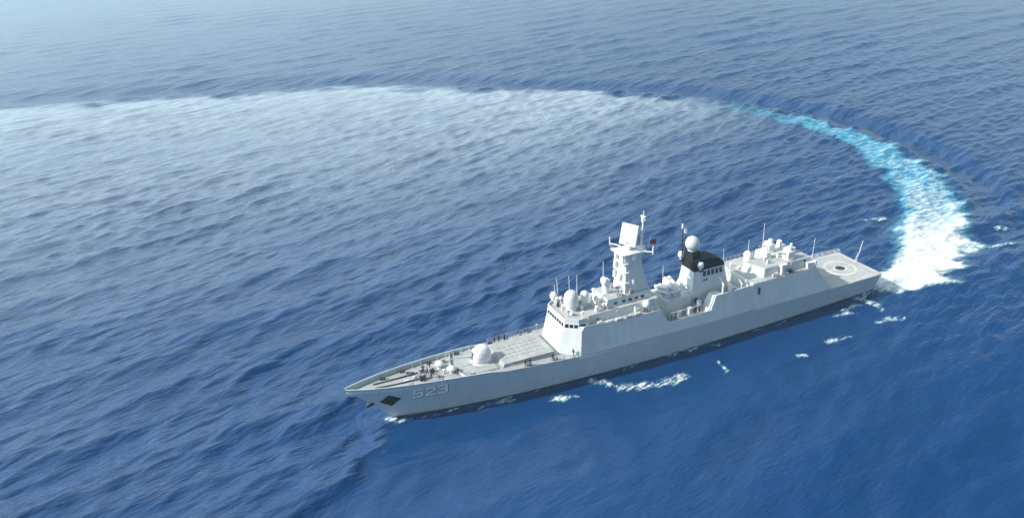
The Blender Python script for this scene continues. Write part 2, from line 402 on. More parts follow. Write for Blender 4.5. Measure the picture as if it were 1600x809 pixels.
def sea_material():
    m, nt, b = new_mat('sea_water')
    ca = N(nt, 'ShaderNodeAttribute', attribute_name='calm'); fi = N(nt, 'ShaderNodeAttribute', attribute_name='film_sheen')
    # deep water, with broad drifts of slightly greener and darker water
    n = noise(nt, mapped(nt, (.010, .016, 1)), 1, 4, .6)
    mx = N(nt, 'ShaderNodeMix', data_type='RGBA'); nt.links.new(smooth(nt, n, .3, .7), mx.inputs[0])
    mx.inputs[6].default_value = (.0024, .035, .124, 1); mx.inputs[7].default_value = (.0036, .042, .145, 1)
    # old wake bubbles, plus a wide sky sheen painted into the water colour
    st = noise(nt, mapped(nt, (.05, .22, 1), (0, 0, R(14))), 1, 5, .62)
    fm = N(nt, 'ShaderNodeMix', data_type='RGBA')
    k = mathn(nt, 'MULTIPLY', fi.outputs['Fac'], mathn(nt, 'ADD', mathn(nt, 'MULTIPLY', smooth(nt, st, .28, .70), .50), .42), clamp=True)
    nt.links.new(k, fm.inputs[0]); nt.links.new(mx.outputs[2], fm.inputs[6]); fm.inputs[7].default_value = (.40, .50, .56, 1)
    nt.links.new(fm.outputs[2], b.inputs['Base Color'])
    nt.links.new(mathn(nt, 'SUBTRACT', .17, mathn(nt, 'MULTIPLY', ca.outputs['Fac'], .04)), b.inputs['Roughness']); b.inputs['IOR'].default_value = 1.35
    water_bump(nt, b, ca.outputs['Fac'])
    return m
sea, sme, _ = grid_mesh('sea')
attr(sme, 'calm', np.maximum(calm, .75*sstep(np.hypot(X-70, Y), 330, 850)), None); attr(sme, 'film_sheen', film_sheen, None)
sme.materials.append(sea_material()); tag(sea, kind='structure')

def foam_material(name, wake):
    m, nt, b = new_mat(name)
    out = nt.nodes['Material Output']
    fa = N(nt, 'ShaderNodeAttribute', attribute_name='foam').outputs['Fac']
    aq = N(nt, 'ShaderNodeAttribute', attribute_name='aqua').outputs['Fac']
    n1 = noise(nt, mapped(nt, (.26, .75, .4), (0, 0, R(4)) if wake else WROT), 1.0, 6, .66)
    n2 = noise(nt, mapped(nt, (1, 1, 1)), 1.7, 5, .7)
    n = mathn(nt, 'ADD', mathn(nt, 'MULTIPLY', n1, .74 if wake else .62), mathn(nt, 'MULTIPLY', n2, .26 if wake else .38))
    white = smooth(nt, mathn(nt, 'ADD', fa, mathn(nt, 'MULTIPLY', mathn(nt, 'SUBTRACT', n, .5), 1.55 if wake else 3.2)), .36, .90 if wake else 1.05)
    # a trace of texture in the foam itself
    c = N(nt, 'ShaderNodeMix', data_type='RGBA'); nt.links.new(n2, c.inputs[0])
    c.inputs[6].default_value = (.62, .70, .72, 1); c.inputs[7].default_value = (.88, .89, .88, 1)
    ac = N(nt, 'ShaderNodeMix', data_type='RGBA'); nt.links.new(smooth(nt, n1, .35, .7), ac.inputs[0])
    ac.inputs[6].default_value = (.020, .22, .40, 1); ac.inputs[7].default_value = (.15, .48, .63, 1)
    mx = N(nt, 'ShaderNodeMix', data_type='RGBA'); nt.links.new(white, mx.inputs[0])
    nt.links.new(ac.outputs[2], mx.inputs[6]); nt.links.new(c.outputs[2], mx.inputs[7])
    nt.links.new(mx.outputs[2], b.inputs['Base Color'])
    rg = mathn(nt, 'ADD', mathn(nt, 'MULTIPLY', white, .6), .2); nt.links.new(rg, b.inputs['Roughness'])
    b.inputs['IOR'].default_value = 1.333
    alpha = mathn(nt, 'MAXIMUM', white, mathn(nt, 'MULTIPLY', smooth(nt, mathn(nt, 'ADD', aq, mathn(nt, 'MULTIPLY', mathn(nt, 'SUBTRACT', n1, .5), 1.1)), .10, .85), .85))
    nt.links.new(alpha, b.inputs['Alpha'])
    water_bump(nt, b, None, .5)
    return m
wf = prof*np.interp(SA, [0, 22, 42, 65, 95, 140, 180, 230, 300], [1.1, 1.0, .90, .68, .52, .42, .30, .10, 0])
wa = prof*np.interp(SA, [0, 25, 50, 90, 130, 165, 200, 240], [.7, .8, 1.0, 1.0, .95, .75, .4, 0])
outer = sstep(-D, halfw*.2, halfw*.8)           # whiter on the outside of the turn, greener inside
wf = np.clip(wf*(.9+.22*outer), 0, 1.1)
keep = (np.maximum(wf, wa) > .02) & (SA < 340)
wk, wme, ws = grid_mesh('wake', keep, .05)
attr(wme, 'foam', wf, ws); attr(wme, 'aqua', wa, ws)
wme.materials.append(foam_material('wake_foam', True))
tag(wk, 'curving wake of white foam and turquoise water behind the stern', 'wake', kind='stuff')
fk, fme, fs = grid_mesh('foam', foam > .02, .09)
attr(fme, 'foam', foam*.72, fs); attr(fme, 'aqua', foam*.30, fs)
fme.materials.append(foam_material('spray_foam', False))
tag(fk, 'scattered white foam streaks on the water along the port side', 'foam', kind='stuff')

# ------------------------------------------------------------------ haze
def haze():
    m = bpy.data.materials.new('sea_haze'); m.use_nodes = True; nt = m.node_tree; nt.nodes.clear()
    o_ = N(nt, 'ShaderNodeOutputMaterial'); v = N(nt, 'ShaderNodeVolumePrincipled')
    v.inputs['Color'].default_value = HAZE_COL; v.inputs['Density'].default_value = HAZE; v.inputs['Anisotropy'].default_value = .2
    nt.links.new(v.outputs[0], o_.inputs['Volume'])
    L = 15500; h = MB().box(-L, L, -L, L, -9, 112).build('haze', m); tag(h, kind='stuff')
haze()

# ------------------------------------------------------------------ the ship
ship = bpy.data.objects.new('frigate', None); COL.objects.link(ship)
tag(ship, 'pale grey naval frigate numbered 523 with black funnel top, turning on blue sea', 'warship')
def stem_x(z): return 9.3*max(0.0, 1-max(z, 0)/9.4)**.92 if z >= 0 else 9.3-.3*z
XW = [0, 4, 10, 20, 30, 46, 60, 80, 95, 110, 126]; YW = [.12, 1.15, 2.5, 4.1, 5.2, 6.3, 6.8, 6.9, 6.6, 6.0, 5.3]
XD = [0, 2, 4, 8, 13, 20, 30, 40, 48, 60, 110, 134.5]; YD = [.25, 1.15, 1.95, 3.1, 4.15, 5.2, 6.3, 7.05, 7.55, 7.75, 7.7, 7.3]
def ztop(x): return interp(x, [0, 10, 20, 28, 33, 48, 60, 90, 112, 134], [9.45, 9.0, 8.55, 8.1, 7.35, 6.75, 6.5, 6.0, 5.6, 5.5])
def zdeck(x): return interp(x, [0, 10, 20, 28, 33, 48, 60, 90, 112, 134], [8.5, 7.95, 7.6, 7.4, 7.25, 6.68, 6.45, 5.95, 5.55, 5.46])
def hull_y(x, z):
    zt = ztop(x); xs = stem_x(z); xi = max(0, x-xs); f = min(1, max(0, z)/zt)
    y = interp(xi, XW, YW)*(1-f**1.25)+interp(xi, XD, YD)*f**1.25
    if z < 0: y *= 1+z*.06
    return y
ZL = [-3, -1.2, 0, .25, .5, .75, 1, 1.0]
FZ = [-.35, -.12, 0, .08, .18, .3, .42, .54, .66, .78, .9, 1.0]
SX = [0, .004, .01, .018, .03, .045, .06, .08, .10, .125, .15, .175, .20, .23, .26, .30, .34, .38, .43, .48, .54, .6, .66, .72, .78, .84, .9, .95, 1.0]
def hull_mesh():
    m = MB(); rows = []
    for s in (-1, 1):
        rows_s = []
        for f in FZ:
            row = []
            for t in SX:
                z = f*9.4; x = stem_x(z)
                for _ in range(3):
                    x = stem_x(z)+(134.0-stem_x(z))*t; z = f*ztop(x)
                row.append(len(m.v)); m.v.append((x, s*hull_y(x, z), z))
            rows_s.append(row)
        for a, b in zip(rows_s[:-1], rows_s[1:]):
            for i in range(len(SX)-1):
                m.f.append((a[i], a[i+1], b[i+1], b[i])); m.mi.append(0)
        rows.append(rows_s)
    p, q = rows
    for j in range(len(FZ)-1):                         # transom and stem
        m.f.append((p[j][-1], q[j][-1], q[j+1][-1], p[j+1][-1])); m.mi.append(0)
        m.f.append((p[j][0], q[j][0], q[j+1][0], p[j+1][0])); m.mi.append(0)
    return m
hull = hull_mesh().build('hull', M['hull'], ship, smooth=True)
def deck_edge(x, dz=0): return hull_y(x, ztop(x)+dz)
def deck_sheet(x0, x1, n, inset, zf, thick=.12):
    m = MB(); xs = np.linspace(x0, x1, n)
    L = [(x, -(hull_y(x, zf(x))-inset), zf(x)) for x in xs]; Rr = [(x, (hull_y(x, zf(x))-inset), zf(x)) for x in xs]
    vs = L+Rr; fs = [(i, i+1, n+i+1, n+i) for i in range(n-1)]
    m.add(vs, fs); return m
deck_sheet(1.0, 47.5, 40, .02, zdeck).build('foredeck', M['deck'], ship)
deck_sheet(110, 133.98, 24, .0, lambda x: ztop(x)+.012).build('flight_deck', M['flight'], ship)
FD = [o for o in COL.objects if o.name == 'flight_deck'][0]
# bulwark round the bow: inner skin and cap
b = MB()
for s in (-1, 1):
    xs = np.concatenate([np.linspace(.35, 4, 8), np.linspace(5, 33, 26)])
    a_ = [(x, s*(deck_edge(x)-.02), ztop(x)+.005) for x in xs]; b_ = [(x+.06, s*max(deck_edge(x)-.22, .02), ztop(x)+.005) for x in xs]
    c_ = [(x+.06, s*max(deck_edge(x)-.26, .02), zdeck(x)-.05) for x in xs]; n = len(xs)
    b.add(a_+b_+c_, [(k*n+i, k*n+i+1, (k+1)*n+i+1, (k+1)*n+i) for k in (0, 1) for i in range(n-1)])
b.build('bulwark', M['hull'], hull)
b = MB()
for s in (-1, 1):                                     # bulwark stays
    for x in np.arange(4, 31, 1.9):
        y = deck_edge(x)-.27; b.add([(x-.04, s*y, zdeck(x)), (x-.04, s*(y-.55), zdeck(x)), (x-.04, s*y, ztop(x)-.1), (x+.04, s*y, zdeck(x)), (x+.04, s*(y-.55), zdeck(x)), (x+.04, s*y, ztop(x)-.1)],
                              [(0, 1, 2), (3, 5, 4), (1, 4, 5, 2), (0, 3, 4, 1)])
b.build('bulwark_stay', M['upper'], hull)

# anchor recess, anchor, draught and the number, laid on the hull side
def on_hull(pts, off): return [(x, -(hull_y(x, z)+off), z) for x, z in pts]
def hull_patch(poly, off, nx=6, nz=4):
    """bilinear patch of four corners (x, z) laid on the port side"""
    a, b_, c, d = [np.array(p, float) for p in poly]; m = MB(); P = []
    for j in range(nz+1):
        for i in range(nx+1):
            u, v = i/nx, j/nz; q = (a*(1-u)+b_*u)*(1-v)+(d*(1-u)+c*u)*v; P.append((q[0], q[1]))
    m.add(on_hull(P, off), [(j*(nx+1)+i, j*(nx+1)+i+1, (j+1)*(nx+1)+i+1, (j+1)*(nx+1)+i) for j in range(nz) for i in range(nx)])
    return m
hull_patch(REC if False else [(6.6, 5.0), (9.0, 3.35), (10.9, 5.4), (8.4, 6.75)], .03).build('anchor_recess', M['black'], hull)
m = MB()
ac = Vector((8.75, -(hull_y(8.75, 5.0)+.22), 5.0))
m.tube([ac+Vector((0, 0, .7)), ac+Vector((.05, .1, -.55))], .13); m.tube([ac+Vector((-.75, .02, -.2)), ac+Vector((.05, .06, -.62)), ac+Vector((.8, -.08, -.2))], .14)
m.build('anchor', M['black'], hull)
m = MB(); m.obox((4.9, 0, 4.55), (1, 0, .3), (0, 1, 0), (-.3, 0, 1), .75, .5, .28); m.build('bow_anchor', M['dark'], hull)
DIG = {'5': [[(1, 1), (0, 1), (0, .52), (.72, .52), (1, .42), (1, .1), (.8, 0), (0, 0)]],
       '2': [[(0, .85), (.15, 1), (.85, 1), (1, .85), (1, .62), (0, .12), (0, 0), (1, 0)]],
       '3': [[(0, 1), (1, 1), (1, .62), (.82, .52), (.35, .52)], [(.82, .52), (1, .42), (1, .1), (.85, 0), (0, 0)]]}
def digit_mesh(ch, x0, z0, w, h, t, off, m):
    for st in DIG[ch]:
        for (ax, az), (bx, bz) in zip(st[:-1], st[1:]):
            A = np.array([x0+ax*w, z0+az*h]); B = np.array([x0+bx*w, z0+bz*h]); d = (B-A)/np.linalg.norm(B-A); nrm = np.array([-d[1], d[0]])*t/2
            A2, B2 = A-d*t*.45, B+d*t*.45; P = []; k = 6
            for i in range(k+1):
                q = A2+(B2-A2)*i/k; P += [tuple(q-nrm), tuple(q+nrm)]
            off += .0025
            m.add(on_hull(P, off), [(2*i, 2*i+2, 2*i+3, 2*i+1) for i in range(k)])
m1, m2 = MB(), MB()
NUM = [('5', 13.3), ('2', 15.75), ('3', 18.2)]
for ch, x0 in NUM:
    digit_mesh(ch, x0+.20, 4.95, 1.6, 1.95, .46, .02, m1); digit_mesh(ch, x0, 5.12, 1.6, 1.95, .46, .06, m2)
m1.build('number_edge', M['shadow_number'], hull); m2.build('hull_number', M['number'], hull)

# ---- forward superstructure
fb = [(45.2, 4.2), (45.2, -4.2), (48.7, -7.5), (72.5, -7.72), (72.5, 7.72), (48.7, 7.5)]
ft = [(46.6, 3.9), (46.6, -3.9), (49.5, -6.63), (68.9, -6.62), (68.9, 6.62), (49.5, 6.63)]
fwd = MB().prism(fb, ft, 6.05, 12.1).build('forward_superstructure', M['upper'], ship)
m = MB(); m.add([(46.75, 3.8, 12.115), (46.75, -3.8, 12.115), (50.1, -6.5, 12.115), (68.8, -6.5, 12.115), (68.8, 6.5, 12.115), (50.1, 6.5, 12.115)], [tuple(range(6))])
m.build('bridge_wing_deck', M['deck2'], fwd)
# bridge storey, its windows, roof with bulwark
bb = [(46.62, 3.88), (46.62, -3.88), (49.1, -5.9), (51.6, -5.9), (52.4, -4.6), (70, -4.6), (70, 4.6), (52.4, 4.6), (51.6, 5.9), (49.1, 5.9)]
bt = [(46.9, 3.8), (46.9, -3.8), (49.3, -5.75), (51.5, -5.75), (52.4, -4.4), (69.6, -4.4), (69.6, 4.4), (52.4, 4.4), (51.5, 5.75), (49.3, 5.75)]
bridge = MB().prism(bb, bt, 12.1, 13.95).build('bridge', M['upper'], ship)
def panel_on(p0, p1, q0, q1, u0, u1, v0, v1, off):
    """quad on the face p0-p1 (bottom) / q0-q1 (top), pushed out by off"""
    p0, p1, q0, q1 = map(Vector, (p0, p1, q0, q1))
    n = (p1-p0).cross(q0-p0).normalized()
    def pt(u, v): return (p0.lerp(p1, u)).lerp(q0.lerp(q1, u), v)
    a, b_, c, d = pt(u0, v0), pt(u1, v0), pt(u1, v1), pt(u0, v1)
    return MB().loft([a-n*.1, b_-n*.1, c-n*.1, d-n*.1], [a+n*off, b_+n*off, c+n*off, d+n*off])
def V3(p, z): return (p[0], p[1], z)
def windows(i, n, u0, u1, v0, v1, gap, name='window', parent=bridge, sgn=1):
    A, B = V3(bb[i], 12.1), V3(bb[i+1], 12.1); C, D_ = V3(bt[i], 13.95), V3(bt[i+1], 13.95)
    w = (u1-u0)/n
    for k in range(n): panel_on(A, B, C, D_, u0+w*k+gap, u0+w*(k+1)-gap, v0, v1, .03).build(name, M['glass'], parent)
windows(0, 7, .02, .98, .22, .62, .018)
windows(1, 3, .04, .98, .22, .62, .04)
windows(2, 1, .1, .7, .22, .62, .03)
windows(8, 3, .02, .96, .22, .62, .04)
def rail(path, h=1.0, posts=1.6, r=.03, name='railing', parent=ship, mat='white', closed=False):
    m = MB(); P = [Vector(p) for p in path]
    for a, c in zip(P[:-1], P[1:]):
        n = max(1, int((c-a).length/posts))
        for k in range(n+1):
            q = a.lerp(c, k/n); m.tube([q, q+Vector((0, 0, h))], r, 4)
        for f in (.5, 1.0): m.tube([a+Vector((0, 0, h*f)), c+Vector((0, 0, h*f))], r*.85, 4)
    return m.build(name, M[mat], parent)
# roof parapet
m = MB(); RP = [(51.4, 5.7), (49.25, 5.7), (46.95, 3.75), (46.95, -3.75), (49.25, -5.7), (51.4, -5.7)]
for a, c in zip(RP[:-1], RP[1:]):
    d = (Vector((*c, 0))-Vector((*a, 0))).normalized(); n_ = Vector((d.y, -d.x, 0))*.07
    a3, c3 = Vector((*a, 0)), Vector((*c, 0))
    m.loft([(a3+n_)+Vector((0, 0, 13.9)), (c3+n_)+Vector((0, 0, 13.9)), (c3-n_)+Vector((0, 0, 13.9)), (a3-n_)+Vector((0, 0, 13.9))],
           [(a3+n_)+Vector((0, 0, 14.45)), (c3+n_)+Vector((0, 0, 14.45)), (c3-n_)+Vector((0, 0, 14.45)), (a3-n_)+Vector((0, 0, 14.45))])
m.build('roof_parapet', M['upper'], bridge)
m = MB(); m.add([V3(p, 13.965) for p in [(47.1, 3.6), (47.1, -3.6), (49.4, -5.5), (51.4, -5.5), (52.4, -4.2), (69.4, -4.2), (69.4, 4.2), (52.4, 4.2), (51.4, 5.5), (49.4, 5.5)]], [tuple(range(10))])
m.build('bridge_roof', M['deck2'], bridge)
# side openings and a door on the port wall of the bridge storey
for x in (59.2, 61.3, 62.9, 64.5, 66.0):
    MB().box(x, x+.75, -3.42, -3.2, 14.3, 14.85).build('port_window', M['glass'], ship)
MB().box(54.2, 54.9, -4.63, -4.4, 12.15, 13.0).build('door', M['mid'], bridge)
MB().box(63.4, 64.1, -4.66, -4.4, 12.15, 13.0 if False else 12.95).build('door', M['dark'], bridge)
# wing screens at the top of the side walls
for s in (-1, 1):
    m = MB(); m.loft([(49.5, s*6.62, 12.1), (58.5, s*6.62, 12.1), (58.5, s*6.5, 12.1), (49.5, s*6.5, 12.1)], [(50.3, s*6.52, 12.95), (56.5, s*6.52, 12.6), (56.5, s*6.4, 12.6), (50.3, s*6.4, 12.95)])
    m.loft([(46.62, s*3.9, 12.1), (49.5, s*6.62, 12.1), (49.5, s*6.5, 12.1), (46.75, s*3.85, 12.1)], [(46.9, s*3.86, 12.5), (50.3, s*6.52, 12.95), (50.3, s*6.4, 12.95), (47.0, s*3.8, 12.5)])
    m.build('wing_screen', M['upper'], fwd)
# life raft canisters
for s in (-1, 1):
    for x in (55.6, 57.9, 60.2, 62.5):
        m = MB(); m.lathe((x, s*6.35, 12.5), [(0, 0), (.30, .06), (.34, .2), (.34, 1.5), (.30, 1.64), (0, 1.7)], 12, (1, 0, 0))
        r_ = m.build('life_raft', M['white'], ship, smooth=True)
        MB().box(x+.3, x+.45, s*6.35-.3, s*6.35+.3, 12.1, 12.25).box(x+1.2, x+1.35, s*6.35-.3, s*6.35+.3, 12.1, 12.25).build('cradle', M['mid'], r_)
# roof fittings: big radome in front, smaller drum, director, search lights
m = MB(); m.lathe((50.6, 0, 13.97), [(1.25, 0), (1.15, .75), (.9, .8)], 20); ped = m.build('radome_pedestal', M['white'], ship, smooth=True)
m = MB(); m.lathe((50.6, 0, 14.75), [(1.3, 0), (1.55, .25), (1.62, 1.2), (1.58, 2.1), (1.4, 2.85), (1.0, 3.35), (.5, 3.6), (0, 3.68)], 24); m.build('radome', M['upper'], ship, smooth=True)
m = MB(); m.lathe((54.0, .2, 13.97), [(.75, 0), (.75, 1.1), (.95, 1.3), (.95, 2.6), (.8, 3.1), (.4, 3.4), (0, 3.5)], 18); m.build('satellite_dome', M['white'], ship, smooth=True)
m = MB(); m.box(55.4, 57.0, -1.9, .6, 13.97, 15.5, .15, .15); m.box(55.2, 56.2, -1.6, -.2, 15.5, 16.6, .1, .1); m.tube([(55.9, -.6, 16.6), (55.9, -.6, 17.8)], .18)
m.build('signal_house', M['white'], ship, bevel=.05)
for x, y in ((49.0, 3.6), (48.6, -2.6), (50.8, -4.6), (56.4, -3.6), (58.0, 3.6)):
    m = MB(); m.tube([(x, y, 13.96), (x, y, 15.0)], .11, 8); m.lathe((x-.25, y, 15.25), [(0, 0), (.3, .02), (.34, .5), (.1, .62)], 12, (1, 0, 0)); m.build('search_light', M['white'], ship, smooth=True)
m = MB(); m.lathe((48.9, 5.0, 13.96), [(.5, 0), (.45, .8), (.75, 1.0), (.8, 1.6), (.5, 2.2), (0, 2.4)], 16); m.build('satellite_dome', M['white'], ship, smooth=True)
m = MB(); m.box(54.5, 55.3, -3.9, -3.1, 13.97, 15.2, .1, .1).box(57.6, 58.6, -2.9, -2.0, 13.97, 15.5, .1, .1); m.build('deck_locker', M['white'], ship, bevel=.05)
m = MB(); m.lathe((66.3, -5.2, 12.12), [(.6, 0), (.55, .7), (.85, 1.0), (.9, 1.5), (.72, 2.1), (.4, 2.35), (0, 2.42)], 18); m.build('satellite_dome', M['white'], ship, smooth=True)
m = MB(); m.lathe((66.3, 5.2, 12.12), [(.6, 0), (.55, .7), (.85, 1.0), (.9, 1.5), (.72, 2.1), (.4, 2.35), (0, 2.42)], 18); m.build('satellite_dome', M['white'], ship, smooth=True)
rail([(52.6, -4.25, 13.97), (57, -4.25, 13.97)], name='railing', parent=bridge)
rail([(51.0, -6.45, 12.6), (68.6, -6.45, 12.12)], name='railing', parent=fwd)

# ---- mast
m = MB(); m.box(57.4, 68.9, -3.4, 3.4, 13.95, 15.7, .35, .35); house = m.build('mast_house', M['upper'], ship)
m = MB(); m.add([(57.9, -2.95, 15.715), (68.4, -2.95, 15.715), (68.4, 2.95, 15.715), (57.9, 2.95, 15.715)], [(0, 1, 2, 3)]); m.build('house_roof', M['deck2'], house)
m = MB(); m.lathe((59.3, .2, 15.7), [(.8, 0), (.72, 1.5), (.9, 1.7), (.9, 1.9), (.5, 2.0)], 16); dr = m.build('director_pedestal', M['white'], ship, smooth=True)
m = MB(); m.box(58.6, 60.0, -.6, 1.0, 17.7, 18.9, .1, .1); m.lathe((58.55, .2, 18.7), [(1.0, -.15), (.9, .1), (.5, .28), (0, .34)], 18, (-1, 0, .15)); m.build('fire_control_radar', M['white'], ship, smooth=True)
mb_ = [(62.4, 2.6), (62.4, -2.5), (68.6, -2.5), (68.6, 2.6)]; mm = [(63.1, 1.8), (63.1, -1.7), (67.2, -1.7), (67.2, 1.8)]; mt = [(63.2, 1.6), (63.2, -1.6), (66.9, -1.6), (66.9, 1.6)]
m = MB(); m.prism(mb_, mm, 15.7, 21.0); m.prism(mm, mt, 21.0, 24.4); mast = m.build('mast', M['upper'], ship)
m = MB(); m.prism([(63.6, 1.5), (63.6, -1.5), (66.6, -1.5), (66.6, 1.5)], [(61.6, 2.4), (61.6, -2.4), (67.0, -2.4), (67.0, 2.4)], 24.0, 24.6); m.box(61.6, 67.0, -2.4, 2.4, 24.6, 24.75)
plat = m.build('mast_platform', M['upper'], mast)
rail([(61.7, -2.3, 24.75), (61.7, 2.3, 24.75)], .8, 1.0, parent=mast); rail([(61.7, -2.3, 24.75), (66.9, -2.3, 24.75)], .8, 1.0, parent=mast)
m = MB()
for z, hw in ((18.0, 2.5), (20.3, 2.3), (22.3, 2.1)):
    m.box(62.2, 63.6, -hw, hw, z, z+.14)
m.build('mast_gallery', M['upper'], mast)
for x, y, z, r_ in ((62.6, 1.9, 20.45, .45), (62.7, 1.75, 22.45, .42), (62.4, -.4, 18.15, .4), (65.0, -1.95, 22.9, .5), (64.8, -2.15, 17.4, .42), (62.6, -1.2, 22.5, .3), (62.5, 2.0, 18.2, .4)):
    m = MB(); m.lathe((x, y, z), [(r_*.7, 0), (r_, .25), (r_, 1.2), (r_*.7, 1.5), (0, 1.6)], 12); m.build('mast_antenna', M['white'], mast, smooth=True)
m = MB(); m.box(64.6, 65.6, -1.9, -1.3, 22.6, 22.8).box(64.4, 65.2, -2.2, -1.6, 17.1, 17.4); m.build('antenna_bracket', M['upper'], mast)
# the big rotating panel radar
wv = Vector((1.55, -3.2, 0)).normalized(); nv = Vector((-3.2, -1.55, 0)).normalized()
tl = R(16); up = (Vector((0, 0, 1))*math.cos(tl)-nv*math.sin(tl)).normalized(); fn = (nv*math.cos(tl)+Vector((0, 0, 1))*math.sin(tl)).normalized()
rc = Vector((64.9, .1, 28.2))
m = MB(); m.tube([(64.9, .1, 24.7), (64.9, .1, 26.6)], .55, 12); m.lathe((64.9, .1, 25.3), [(.9, 0), (.9, .5), (.6, .7)], 14); m.build('radar_pedestal', M['white'], mast, smooth=True)
m = MB(); m.obox(rc, wv, up, fn, 2.0, 2.3, .24); rp = m.build('radar_panel', M['white'], mast)
m = MB(); m.obox(rc-nv*1.0, wv, (Vector((0, 0, 1))*math.cos(tl)+nv*math.sin(tl)), nv, 1.6, 2.0, .2); m.build('radar_back_panel', M['mid'], mast)
m = MB(); m.obox(rc-up*1.75+fn*.25, wv, up, fn, .5, .18, .12); m.build('radar_feed', M['mid'], rp)
# yardarms, top mast
m = MB(); m.tube([(64.2, 2.3, 24.9), (62.6, 4.3, 25.1)], .14, 6); m.tube([(62.6, 4.3, 24.7), (62.6, 4.3, 26.6)], .13, 6)
m.tube([(66.6, -2.3, 24.9), (68.4, -3.9, 24.9)], .14, 6); m.tube([(68.4, -3.9, 24.4), (68.4, -3.9, 26.2)], .16, 6); m.box(66.4, 68.4, -1.6, 1.0, 24.2, 24.6)
m.build('yardarm', M['white'], mast)
m = MB(); m.tube([(67.9, 0, 23.6), (68.3, 0, 30.6)], .34, 8, .2); m.tube([(68.3, 0, 30.5), (68.4, 0, 33.0)], .1, 6); m.tube([(68.35, -.9, 31.1), (68.35, .9, 31.1)], .1, 6); m.lathe((68.3, 0, 30.4), [(.35, 0), (.42, .3), (.42, 1.1), (.2, 1.3)], 10)
m.box(68.0, 68.6, -.7, .7, 31.6, 31.8); m.build('topmast', M['white'], mast, smooth=True)
m = MB(); m.box(66.4, 67.9, -1.0, 1.0, 23.4, 24.4, .1, .1); m.lathe((67.3, -1.4, 24.7), [(.55, 0), (.7, .3), (.6, .9), (0, 1.2)], 12); m.build('mast_equipment', M['white'], mast, smooth=True)
# inclined ladder down to the missile deck
m = MB()
for y in (-2.5, -1.5):
    m.tube([(68.6, y, 14.4), (72.4, y, 7.1)], .11, 4)
for k in range(12):
    q = Vector((68.6, 0, 14.4)).lerp(Vector((72.4, 0, 7.1)), (k+.5)/12); m.box(q.x-.15, q.x+.15, -2.5, -1.5, q.z, q.z+.06)
m.build('ladder', M['white'], ship)

# ---- missile deck in the break between the houses
m = MB()
m.box(69.5, 85, -7.1, 7.1, 6.0, 7.0)
for s_ in (-1, 1):
    m.loft([(70.0, s_*7.72, 6.0), (85, s_*7.72, 6.0), (85, s_*7.0, 6.0), (70.0, s_*7.0, 6.0)], [(70.0, s_*7.2, 8.75), (85, s_*7.2, 8.75), (85, s_*7.02, 8.75), (70.0, s_*7.02, 8.75)])
md = m.build('missile_deck', M['upper'], ship)
m = MB(); m.add([(69.5, -6.95, 7.02), (83, -6.95, 7.02), (83, 6.95, 7.02), (69.5, 6.95, 7.02)], [(0, 1, 2, 3)]); m.build('deck_surface', M['mid'], md)  # floor darker than the other decks: the well's shade put into its colour
m = MB(); m.box(72.6, 79.4, -3.4, 3.4, 7.02, 11.5, .15, .1); m.build('missile_house', M['upper'], ship)
for s, x0 in ((-1, 74.2), (1, 76.6)):
    ay = Vector((0, s*math.cos(R(18)), math.sin(R(18)))); az = Vector((0, -s*math.sin(R(18)), math.cos(R(18))))
    m = MB(); c = Vector((x0, s*.3, 12.5))
    m.obox(c-az*.75-ay*.8, (1, 0, 0), (0, 1, 0), (0, 0, 1), .8, 1.2, .3); m.obox(c-az*.75+ay*1.2, (1, 0, 0), (0, 1, 0), (0, 0, 1), .7, .25, .8)
    la = m.build('missile_launcher', M['upper'], ship)
    for i in (-1, 1):
        for j in (0, 1):
            q = c+Vector((i*.52, 0, 0))+az*(j*1.0); m = MB(); m.lathe(q-ay*2.6, [(.42, 0), (.46, .1), (.46, 5.0), (.42, 5.1)], 12, ay); m.build('canister', M['white'], la, smooth=True)
m = MB()
for x in (71.8, 74.0, 76.4, 79.9):
    m.tube([(x, -6.2, 7.02), (x, -6.2, 10.2)], .10, 5)
m.tube([(71.8, -6.2, 10.2), (79.9, -6.2, 10.2)], .08, 5); m.box(74.6, 75.3, -5.6, -4.9, 7.02, 9.6).box(77.2, 78.1, -5.9, -5.0, 7.02, 9.8).box(80.1, 80.9, -5.2, -4.4, 7.02, 10.6)
m.build('deck_fitting', M['upper'], ship)
m = MB(); m.box(80.4, 81.1, -4.1, -3.3, 9.2, 10.4).box(78.4, 78.8, -6.4, -6.1, 7.02, 10.0).box(79.5, 79.8, -6.4, -6.1, 7.02, 10.2); m.build('deck_fitting', M['dark'], ship)
rail([(70.8, -7.1, 8.75), (81, -7.1, 8.75)], .5, 1.3, parent=md); rail([(70.8, 7.1, 8.75), (81, 7.1, 8.75)], .5, 1.3, parent=md)

# ---- funnel
m = MB(); m.prism([(79.3, 3.15), (79.3, -3.15), (90.6, -3.15), (90.6, 3.15)], [(80.6, 2.35), (80.6, -2.35), (88.9, -2.35), (88.9, 2.35)], 7.0, 16.5); fun = m.build('funnel', M['upper'], ship)
m = MB()
prof_ = [(80.6, 16.5), (88.9, 16.5), (88.9, 17.0), (88.3, 17.9), (86.8, 18.6), (84.6, 19.0), (82.6, 19.1), (80.9, 19.1)]
m.loft([(x, -2.36+max(0, z-16.5)*.12, z) for x, z in prof_], [(x, 2.36-max(0, z-16.5)*.12, z) for x, z in prof_]); m.build('funnel_top', M['black'], fun)
m = MB(); m.prism([(80.55, 2.1), (80.55, -2.1), (83.0, -2.1), (83.0, 2.1)], [(80.7, 1.25), (80.7, -1.25), (82.6, -1.25), (82.6, 1.25)], 16.6, 20.9); m.build('radome_tower', M['black'], fun)
